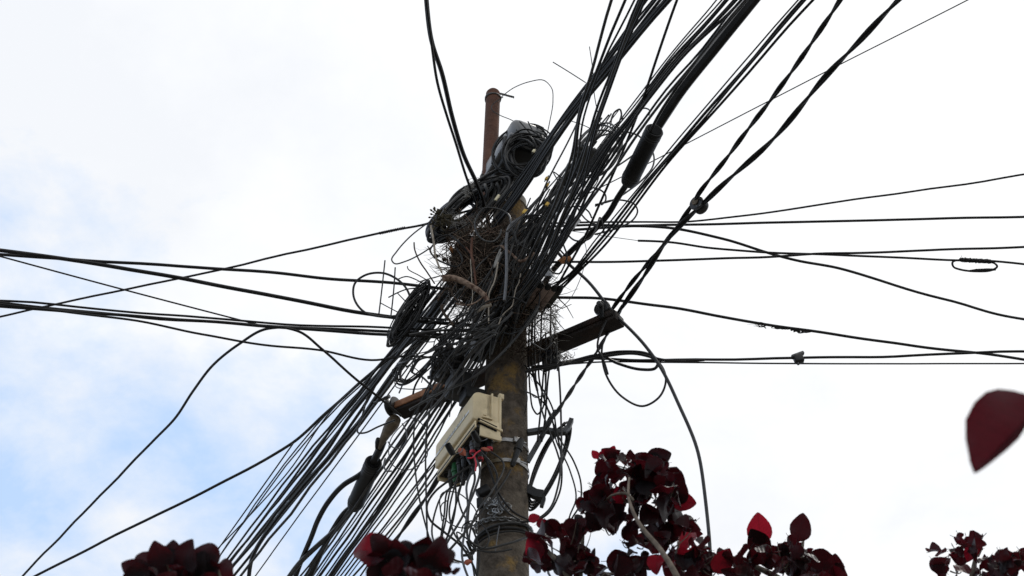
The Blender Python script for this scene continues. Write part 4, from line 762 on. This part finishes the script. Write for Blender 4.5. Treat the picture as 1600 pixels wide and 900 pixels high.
def strap_bar(P, wdt, th, nm, m, par):
    b = MB(); o_ = []
    for i, p in enumerate(P):
        t_ = (P[min(i + 1, len(P) - 1)] - P[max(i - 1, 0)]).normalized(); s_ = t_.cross(Yv).normalized()
        for (i1, i2) in ((-1, -1), (1, -1), (1, 1), (-1, 1)): b.v.append(p + s_ * wdt / 2 * i1 + Yv * th / 2 * i2)
    for i in range(len(P) - 1):
        for k in range(4): b.f.append((i * 4 + k, i * 4 + (k + 1) % 4, i * 4 + 4 + (k + 1) % 4, i * 4 + 4 + k))
    b.f.append((0, 1, 2, 3)); n_ = len(P) * 4; b.f.append((n_ - 1, n_ - 2, n_ - 3, n_ - 4)); return b.build(nm, M[m], par, smooth=False)
strap_bar([q(824, 722), q(845, 685), q(860, 655), q(870, 642)], .022, .012, 'slanting_bar', 'dsteel', hk)
strap_bar([q(824, 676), q(850, 672), q(872, 676), q(882, 675), q(888, 668), q(893, 656)], .02, .03, 'hook', 'dsteel', hk)
hk2 = thing('hook_bracket', PY(826, 768, D), 'lower black steel bracket carrying the hanging coil right of the pole', 'bracket')
strap_bar([q(822, 764), q(836, 772), q(848, 774)], .04, .03, 'bracket_arm', 'plas', hk2); strap_bar([q(846, 772), q(850, 780), q(846, 792)], .016, .02, 'bracket_lip', 'plas', hk2)
pk = thing('pole_clip', PY(752, 768, D - .14), 'black plastic clip on the pole behind the plugs', 'clip')
MB().rbox(PY(755, 768, D - .13), (rotax(.6)[0], Yv, rotax(.6)[2]), (.03, .02, .018), .006).build('clip_body', M['plas'], pk); MB().lathe(PY(750, 780, D - .14), -Z, [(0, .016), (.04, .014), (.042, .008)], 12).build('clip_foot', M['plas'], pk)

# ------------------------------------------------------------------ bird nest
rn = random.Random(21); nc = PY(772, 432, D - .17)
nest = thing('bird_nest', nc, 'matted bird nest of twigs and dead leaves wedged on the pole', 'nest')
bm = bmesh.new(); bmesh.ops.create_icosphere(bm, subdivisions=4, radius=1); b = MB()
for v in bm.verts:
    n_ = v.co; d_ = 1 + .32 * mnoise.noise(n_ * 2.1) + .16 * mnoise.noise(n_ * 6) + .08 * mnoise.noise(n_ * 15)
    b.v.append(nc + Vector((n_.x * .2, n_.y * .13, n_.z * .25 - .1 * n_.x)) * d_)
bm.verts.index_update()
for f in bm.faces: b.f.append(tuple(v.index for v in f.verts))
bm.free(); b.build('matted_core', M['core'], nest)
def twigs(nm, m, n, rmin, rmax, lmin, lmax, rad, curl=.35, off=Vector(), dens=1.0, flat=0):
    b = MB()
    for i in range(n):
        d_ = Vector((rn.gauss(0, 1), rn.gauss(0, 1), rn.gauss(0, 1))).normalized(); k = rn.uniform(.75, 1.12) * dens
        p = nc + off + Vector((d_.x * rad[0], d_.y * rad[1], d_.z * rad[2] - .1 * d_.x)) * k
        t_ = (d_.cross(Vector((rn.gauss(0, 1), rn.gauss(0, 1), rn.gauss(0, 1)))) + d_ * rn.uniform(-.2, .3)).normalized(); ln = rn.uniform(lmin, lmax); P = [p]
        for s in range(4):
            t_ = (t_ + Vector((rn.gauss(0, 1), rn.gauss(0, 1), rn.gauss(0, 1) - flat)) * curl).normalized(); P.append(P[-1] + t_ * ln / 4)
        r_ = rn.uniform(rmin, rmax); b.tube(P, [r_, r_ * .95, r_ * .85, r_ * .7, r_ * .4], 4)
    o = b.build(nm, M[m], nest); tag(o, kind='stuff'); return o
twigs('twigs', 'twig', 900, .001, .0035, .08, .26, (.21, .15, .26))
twigs('grass_stems', 'bark', 420, .0008, .002, .1, .26, (.225, .17, .26), .25)
twigs('straw', 'straw', 420, .0006, .0016, .06, .2, (.225, .17, .27), .4)
twigs('pale_roots', 'pale', 90, .0006, .0014, .08, .24, (.2, .18, .25), .4)
twigs('top_fibres', 'fibre', 260, .0006, .0014, .04, .12, (.13, .08, .05), .5, PY(742, 368, D - .22) - nc)
twigs('right_fringe', 'straw', 130, .0006, .0014, .04, .12, (.07, .08, .16), .4, PY(840, 470, D - .2) - nc, flat=.3)
twigs('hanging_fibres', 'fibre', 70, .0005, .0009, .05, .12, (.035, .05, .11), .35, PY(858, 505, D - .15) - nc, flat=.5)
twigs('lower_fibres', 'fibre', 110, .0005, .0011, .05, .12, (.08, .05, .05), .45, PY(722, 490, D - .2) - nc)
twigs('lower_straw', 'twig', 260, .0008, .002, .06, .18, (.16, .1, .07), .4, PY(790, 520, D - .16) - nc, flat=.3)
def npart(nm, pts, wpx, m, taper=.6, Y=D - .42, jit=.003):
    P = catmull([PY(x, y, Y) for x, y in pts], 8); r_ = wpx * pxm(P[0]) / 2; n = len(P); P = wob(P, jit, rn.random() * 50)
    return MB().tube(P, [r_ * (1 - (1 - taper) * i / n) * (1 + .1 * mnoise.noise(Vector((i * .8, 3, 1)))) for i in range(n)], 9).build(nm, M[m], nest)
npart('thick_branch', [(692, 437), (704, 435), (717, 438), (735, 447), (750, 456), (760, 466), (763, 476)], 10.5, 'bark', .75)
npart('branch_stub', [(745, 486), (756, 480), (768, 476)], 6.5, 'pale', .8); npart('branch_stub', [(834, 395), (812, 408), (800, 398), (782, 384)], 5, 'bark', .7)
npart('red_stem', [(738, 372), (737, 395), (741, 420), (744, 445)], 4.5, 'rust', .7); npart('red_stem', [(728, 386), (738, 400), (742, 412)], 2.6, 'rust', .6)
npart('pale_stem', [(778, 410), (772, 440), (764, 458), (763, 480), (763, 505)], 2.6, 'pale', .8); npart('pale_stem', [(735, 405), (737, 440), (736, 475), (725, 492), (700, 508)], 1.6, 'pale', .7); npart('pale_stem', [(812, 426), (809, 440), (804, 450), (801, 462), (797, 478), (783, 492), (776, 508)], 2.0, 'pale', .8, jit=.012)
npart('pale_stem', [(783, 395), (775, 412), (772, 418), (777, 400), (782, 390)], 4, 'fibre', .6); npart('curved_twig', [(712, 475), (728, 478), (745, 472), (760, 458)], 3.2, 'bark', .6); npart('curved_twig', [(684, 470), (700, 450), (715, 470), (735, 478)], 3, 'twig', .6); npart('curved_twig', [(690, 478), (694, 490), (702, 500), (708, 508)], 5, 'twig', .7); npart('side_stem', [(674, 352), (678, 380), (680, 400), (684, 412), (690, 425)], 3.6, 'pale', .8); npart('side_stem', [(668, 385), (676, 398), (684, 408)], 1.8, 'twig', .5)
for i, (x, y, dx, dy) in enumerate([(676, 400, 10, 2), (688, 400, -8, -3), (690, 404, 10, 3), (703, 384, 5, 12), (705, 515, 0, 0), (786, 348, 3, 14)]):
    c = PY(x, y, D - .36); e = PY(x + dx, y + dy, D - .33) - c
    if e.length < .005: e = Vector((.02, 0, -.03))
    s_ = e.orthogonal().normalized() * e.length * .3; b = MB(); b.v = [c, c + e * .4 + s_, c + e, c + e * .4 - s_, c + e * .45 + e.cross(s_).normalized() * .006]; b.f = [(0, 1, 4), (1, 2, 4), (2, 3, 4), (3, 0, 4)]; b.build('dead_leaf', M['twig' if i != 3 else 'dry'], nest, smooth=False)
# dry seed head on the hank, fibre tufts
sh_ = thing('dry_seed_head', PY(688, 340, D - .3), 'dry seed head with little pods on the end of the flattened hank', 'plant'); rs = random.Random(4)
sb = MB()
for i in range(60):
    p = PY(690 + rs.gauss(0, 9), 342 + rs.gauss(0, 8), D - .3 + rs.uniform(-.03, .03)); d_ = Vector((rs.gauss(0, 1), rs.gauss(0, 1), rs.gauss(0, 1))).normalized() * .014; sb.tube([p - d_, p - d_ * .3, p + d_ * .3, p + d_], [.001, .005, .005, .001], 5)
tag(sb.build('seed_cluster', M['moss'], sh_), kind='stuff')
for (x, y) in [(672, 327), (678, 323), (676, 330), (672, 334), (669, 340)]:
    p = PY(x, y, D - .3); e = PY(685, 338, D - .3); MB().tube([p, p.lerp(e, .15), p.lerp(e, .3), e], [.002, .006, .002, .001], 6).build('pod', M['moss'], sh_)
def tuft(label, x, y, sx, sy, n, seed, tilt=0):
    r_ = random.Random(seed); b = MB()
    for i in range(n):
        px_, py_ = x + r_.gauss(0, sx) , y + r_.gauss(0, sy); px_ += tilt * (py_ - y); P = [PY(px_ + k * r_.uniform(-4, 4), py_ + k * r_.uniform(-1, 5), D - .34 + r_.uniform(-.04, .04)) for k in range(3)]; b.tube(P, .0012, 4)
    return tag(b.build('fibre_tuft', M['fibre']), label, 'fibre tuft', kind=None)
tuft('pale fibre tuft caught where the top edge cables meet the hank', 733, 292, 3, 8, 60, 1, -.5)
tuft('frayed fibre tuft hanging under the drop clamps', 866, 500, 3, 14, 60, 2)
tuft('wispy fibre tuft below the right crossarm root', 884, 556, 7, 4, 50, 3)

# ------------------------------------------------------------------ purple-leaved tree in front
rt = random.Random(33)
def leaf_mesh(fold, curl, wd, wav, seed, mname, pt=.72, asym=1, flip=False):
    r_ = random.Random(seed); b = MB(); n = 10; cols = (-1, -.82, -.45, 0, .45, .82, 1)
    for i in range(n + 1):
        t = (1 - math.cos(math.pi * i / n)) / 2; tt = 1 - t if flip else t; ww = wd * (math.sin(math.pi * tt ** .78) ** pt if 0 < t < 1 else 0) + .002
        for c in cols:
            x = c * ww * (asym if c < 0 else 1); z = abs(c) * ww * fold - curl * t * t + wav * math.sin(t * 9 + seed) * abs(c) * ww + r_.uniform(-.01, .01)
            b.v.append(Vector((x, t - curl * curl * t * .25, z)))
    k = len(cols)
    for i in range(n):
        for j in range(k - 1): b.f.append((i * k + j, i * k + j + 1, (i + 1) * k + j + 1, (i + 1) * k + j))
    b.tube([Vector((0, -.2, .01)), Vector((0, -.1, .0)), Vector((0, .05, 0))], .014, 4)
    me = b.mesh('leaf', M[mname]); return me
LV = {m: [leaf_mesh(f, c, wd, wv, i, m, (.72, .6, .7, .55, .75, .65, .58, .6, .55)[i]) for i, (f, c, wd, wv) in enumerate([(.15, .1, .40, .1), (.45, .25, .42, .15), (.75, .4, .40, .1), (-.3, .3, .42, .2), (.25, .6, .38, .25), (1.1, .2, .42, .15), (.1, .02, .44, .12), (.9, .7, .42, .3), (.5, .45, .44, .4)])] for m in ('leaf', 'leafred')}
tree_base = Vector((.75, 3.1, 0))
tree = thing('purple_leaf_tree', tree_base, 'small tree with dark purple-red leaves reaching into the bottom of the view', 'tree')
def limb(nm, P, r0, r1, m='bark'):
    C = wob(catmull(P, 8), .012, rt.random() * 40); n = len(C); return MB().tube(C, [r0 + (r1 - r0) * i / (n - 1) for i in range(n)], 9).build(nm, M['tbark'], tree)
M['tbark'] = mat('greyish_tree_bark', (.13, .105, .08), .85, .15, var=.3, scale=60, bump=.4)
fork_ = Vector((.72, 3.05, 1.75))
limb('trunk', [tree_base, Vector((.77, 3.08, .6)), Vector((.7, 3.1, 1.2)), fork_], .06, .038)
YR = 3.25
mb_ = limb('branch', [fork_, PY(1105, 1010, YR - .1), PY(1062, 905, YR - .2), PY(1035, 862, YR - .2), PY(1006, 822, YR - .2), PY(990, 782, YR - .2), PY(988, 742, YR - .16)], .0105, .003)
mb_.data.materials[0] = mat('pale_branch_bark', (.2, .16, .125), .85, .15, var=.3, scale=60, bump=.4)
limb('branch', [PY(991, 784, YR - .19), PY(980, 772, YR - .19), PY(962, 771, YR - .17), PY(945, 782, YR - .1)], .005, .0022)
limb('branch', [fork_, PY(960, 1010, YR - .1), PY(900, 930, YR - .1), PY(870, 880, YR - .1), PY(840, 838, YR - .05)], .018, .003)
limb('branch', [PY(900, 930, YR - .1), PY(905, 860, YR), PY(915, 810, YR)], .009, .003)
limb('branch', [fork_, PY(1230, 990, YR), PY(1235, 915, YR), PY(1180, 885, YR), PY(1135, 870, YR)], .018, .003)
limb('branch', [PY(1235, 930, YR), PY(1245, 880, YR), PY(1252, 840, YR)], .008, .003)
limb('branch', [fork_, PY(1480, 1000, YR - .2), PY(1520, 920, YR - .2), PY(1530, 860, YR - .2)], .016, .003)
YL = 2.05
limb('branch', [fork_, Vector((.35, 2.6, 2.1)), PY(640, 1050, YL + .15), PY(645, 940, YL + .12), PY(640, 890, YL + .1), PY(612, 868, YL + .06)], .015, .002)
limb('branch', [PY(645, 940, YL + .12), PY(668, 896, YL + .1), PY(705, 885, YL)], .004, .0015)
limb('branch', [Vector((.35, 2.6, 2.1)), PY(420, 1050, YL), PY(300, 960, YL + .1), PY(270, 905, YL + .1), PY(262, 880, YL + .08)], .014, .002)
limb('branch', [PY(300, 960, YL + .1), PY(345, 910, YL), PY(336, 870, YL), PY(331, 846, YL)], .004, .0013)
limb('branch', [fork_, Vector((.95, 2.2, 2.1)), Vector((.8, 1.4, 2.3)), PY(1680, 660, 1.0), PY(1640, 640, 1.0)], .016, .003)
LN = [0]; SPRAY = {False: MB(), True: MB()}; TW = MB()
def put_leaf(p, tip, nrm, size, red=False, var=None):
    y_ = tip.normalized(); z_ = (nrm - y_ * nrm.dot(y_)); z_ = z_.normalized() if z_.length > 1e-4 else y_.orthogonal().normalized(); x_ = y_.cross(z_)
    L_ = LV['leafred' if red else 'leaf']; me = L_[var if var is not None else rt.randrange(len(L_))]
    m_ = Matrix((x_ * size, y_ * size, z_ * size)).transposed().to_4x4(); m_.translation = p - tree_base; LN[0] += 1
    if LN[0] > 300:
        sp = SPRAY[red]; b0 = len(sp.v); sp.v += [m_ @ v.co + tree_base for v in me.vertices]; sp.f += [tuple(b0 + k for k in f.vertices) for f in me.polygons]; return None
    o = bpy.data.objects.new('leaf', me); COL.objects.link(o); o.parent = tree; o.matrix_local = m_; return o
fwd = Vector((0, cp, sp)); rgt = Vector((1, 0, 0)); upv = Vector((0, -sp, cp))
def hero(x, y, ang, size, Y, red=True, tilt=.25, var=0):     # leaf base at pixel, tip direction in the picture, facing the viewer more or less
    t_ = rgt * math.cos(R(ang)) + upv * math.sin(R(ang)) + fwd * rt.uniform(-tilt, tilt); n_ = -fwd + rgt * rt.uniform(-tilt, tilt) + upv * rt.uniform(-tilt, tilt) * 1.5
    put_leaf(PY(x, y, Y), t_, n_, size, red, var)
for a in [(843, 874, 118, .062, 3.15), (846, 842, 255, .062, 3.13, False), (826, 812, 20, .032, 3.2), (838, 820, 15, .034, 3.2), (935, 716, 130, .028, 3.2), (938, 716, 60, .03, 3.2, True), (952, 714, 65, .035, 3.22), (1054, 788, 70, .07, 3.25, False), (1050, 780, -10, .068, 3.25), (1188, 850, 95, .085, 3.25), (1195, 866, 120, .08, 3.27, False), (1246, 846, 75, .078, 3.25, False), (1262, 870, -8, .075, 3.25, False), (1300, 905, 85, .07, 3.25, False), (1118, 895, 60, .075, 3.25), (952, 745, 200, .05, 3.25, False), (968, 720, 150, .06, 3.2, False), (1010, 722, 20, .075, 3.25, False), (1040, 735, -40, .07, 3.25, False)]:
    hero(*a[:5], red=(a[5] if len(a) > 5 else True))
for a in [(606, 858, 165, .066, YL, True), (612, 864, 205, .06, YL, False), (600, 868, 235, .05, YL, False), (612, 862, 140, .05, YL, False), (628, 866, 20, .03, YL, True), (648, 868, 60, .05, YL, False), (640, 872, 110, .045, YL, False), (664, 884, 55, .062, YL, False), (690, 880, 140, .06, YL, False), (676, 872, 20, .045, YL, False), (640, 896, 110, .075, YL + .03, False), (615, 902, 80, .07, YL + .03, False), (668, 905, 100, .07, YL + .04, False), (706, 884, 165, .02, YL, False), (705, 886, 20, .018, YL, False), (700, 884, 100, .016, YL, False),
          (262, 893, 115, .065, YL, False), (282, 895, 75, .07, YL, False), (250, 886, 150, .055, YL, False), (270, 876, 95, .045, YL, False), (300, 895, 60, .065, YL, False), (318, 900, 85, .05, YL, False), (240, 898, 185, .058, YL, False), (288, 900, 125, .07, YL + .03, False), (330, 896, 110, .045, YL, False), (255, 908, 160, .07, YL + .03, False), (345, 905, 90, .045, YL, False), (234, 884, 190, .045, YL - .02, False), (300, 882, 30, .05, YL, False), (232, 892, 150, .05, YL, False)]:
    a = (a[0], a[1] + 9) + a[2:]
    hero(*a[:5], red=a[5], tilt=.5, var=rt.choice([0, 1, 3, 6, 8]))
LV['near'] = [leaf_mesh(.12, .03, .46, .05, 3, 'leafnear', .75, .06, True)]
pa, pb2 = PY(1628, 630, 1.0), PY(1527, 739, 1.0)
ol = put_leaf(pa, pb2 - pa, -fwd + rgt * .1, (pb2 - pa).length, False, 0); ol.data = LV['near'][0]
nl = 48
GAPS = [(945, 850, 34, 32), (880, 806, 26, 14), (1100, 836, 16, 14), (1015, 858, 14, 12), (1128, 900, 16, 18), (905, 842, 14, 12), (1040, 818, 12, 10), (1205, 898, 14, 10)]
def fill(cx, cy, rx, ry, n, Y, s0_, s1_, redp=.08, dY=.14):
    for i in range(int(n * 1.95)):
        a = rt.uniform(0, 6.283); k = math.sqrt(rt.random()); lx, ly = cx + rx * k * math.cos(a), cy + ry * k * math.sin(a)
        if any(((lx - hx_) / ha) ** 2 + ((ly - hy_) / hb) ** 2 < 1 for hx_, hy_, ha, hb in GAPS): continue
        p = PY(lx, ly, Y + rt.uniform(-dY, dY))
        tip = Vector((rt.gauss(0, 1), rt.gauss(0, 1), rt.gauss(-.3, .7))); nrm = Vector((rt.gauss(0, .55), rt.gauss(-.25, .55), 1.0))
        if rt.random() < .5: nrm = -fwd + Vector((rt.gauss(0, .5), rt.gauss(0, .4), rt.gauss(0, .5)))
        e_ = PY(cx + rt.uniform(-.3, .3) * rx, cy + ry * .5, Y)
        if rt.random() < .35: q_ = p - tip.normalized() * .03; TW.tube(catmull([q_, q_.lerp(e_, .3) + Vector((0, 0, -.012)), q_.lerp(e_, .75)], 4), [.0012, .0012, .0013, .0014, .0015, .0016, .0018, .002, .0022], 4)
        put_leaf(p - tip.normalized() * .03, tip, nrm, rt.uniform(s0_, s1_) * rt.choice((.55, .7, .85, .95, 1.05)), rt.random() < redp * .35)
for e in [(985, 728, 50, 20, 16, YR, .045, .07, .03), (975, 775, 48, 32, 20, YR, .05, .08, .1), (1035, 770, 32, 38, 16, YR, .05, .08, .12), (925, 800, 22, 28, 9, YR, .045, .07, .05), (945, 812, 30, 22, 10, YR, .05, .075, .05),
          (890, 860, 58, 40, 30, YR - .05, .05, .075, .12), (960, 885, 60, 20, 18, YR, .05, .075, .08), (985, 845, 28, 25, 7, YR, .045, .065, .05), (1050, 850, 45, 40, 24, YR, .05, .075, .1), (1085, 875, 30, 30, 12, YR, .05, .075, .15), (1160, 880, 45, 18, 16, YR, .045, .07, .12), (1225, 875, 45, 26, 20, YR, .05, .075, .1), (1280, 893, 35, 14, 8, YR, .045, .07, .1),
          (1500, 862, 38, 18, 9, YR - .2, .04, .06, .1), (1545, 886, 55, 16, 16, YR - .2, .045, .065, .08), (1595, 880, 15, 14, 4, YR - .2, .045, .06, .1), (1480, 890, 18, 8, 3, YR - .2, .04, .06, .3),
          (285, 912, 60, 24, 9, YL + .04, .035, .06, .1), (650, 910, 45, 26, 9, YL + .05, .035, .06, .1)]:
    fill(*e)
for red_, b_ in SPRAY.items():
    if b_.v: tag(b_.build('leaf_spray', M['leafred' if red_ else 'leaf'], tree), kind='stuff')
tag(TW.build('fine_twigs', M['tbark'], tree), kind='stuff')
# foliage lower down, under the view: one mass
lm = MB()
for i in range(700):
    f = rt.random(); c_ = Vector((rt.uniform(-.7, 1.6), rt.uniform(2.0, 3.6), 0)); c_.z = rt.uniform(1.9, 2.35 + .45 * max(0, (c_.y - 2.0)))
    sz = rt.uniform(.05, .08); y_ = Vector((rt.gauss(0, 1), rt.gauss(0, 1), rt.gauss(-.3, .6))).normalized(); x_ = y_.cross(Vector((rt.gauss(0, .5), rt.gauss(0, .5), 1))).normalized(); z_ = x_.cross(y_); o_ = len(lm.v)
    lm.v += [c_, c_ + (y_ * .45 + x_ * .4 + z_ * .1) * sz, c_ + y_ * sz, c_ + (y_ * .45 - x_ * .4 + z_ * .1) * sz, c_ + y_ * .5 * sz]; lm.f += [(o_, o_ + 1, o_ + 4), (o_ + 1, o_ + 2, o_ + 4), (o_ + 2, o_ + 3, o_ + 4), (o_ + 3, o_, o_ + 4)]
tag(lm.build('lower_foliage', M['leaf'], tree), kind='stuff')
for o in bpy.data.objects:
    if '_org' in o: del o['_org']
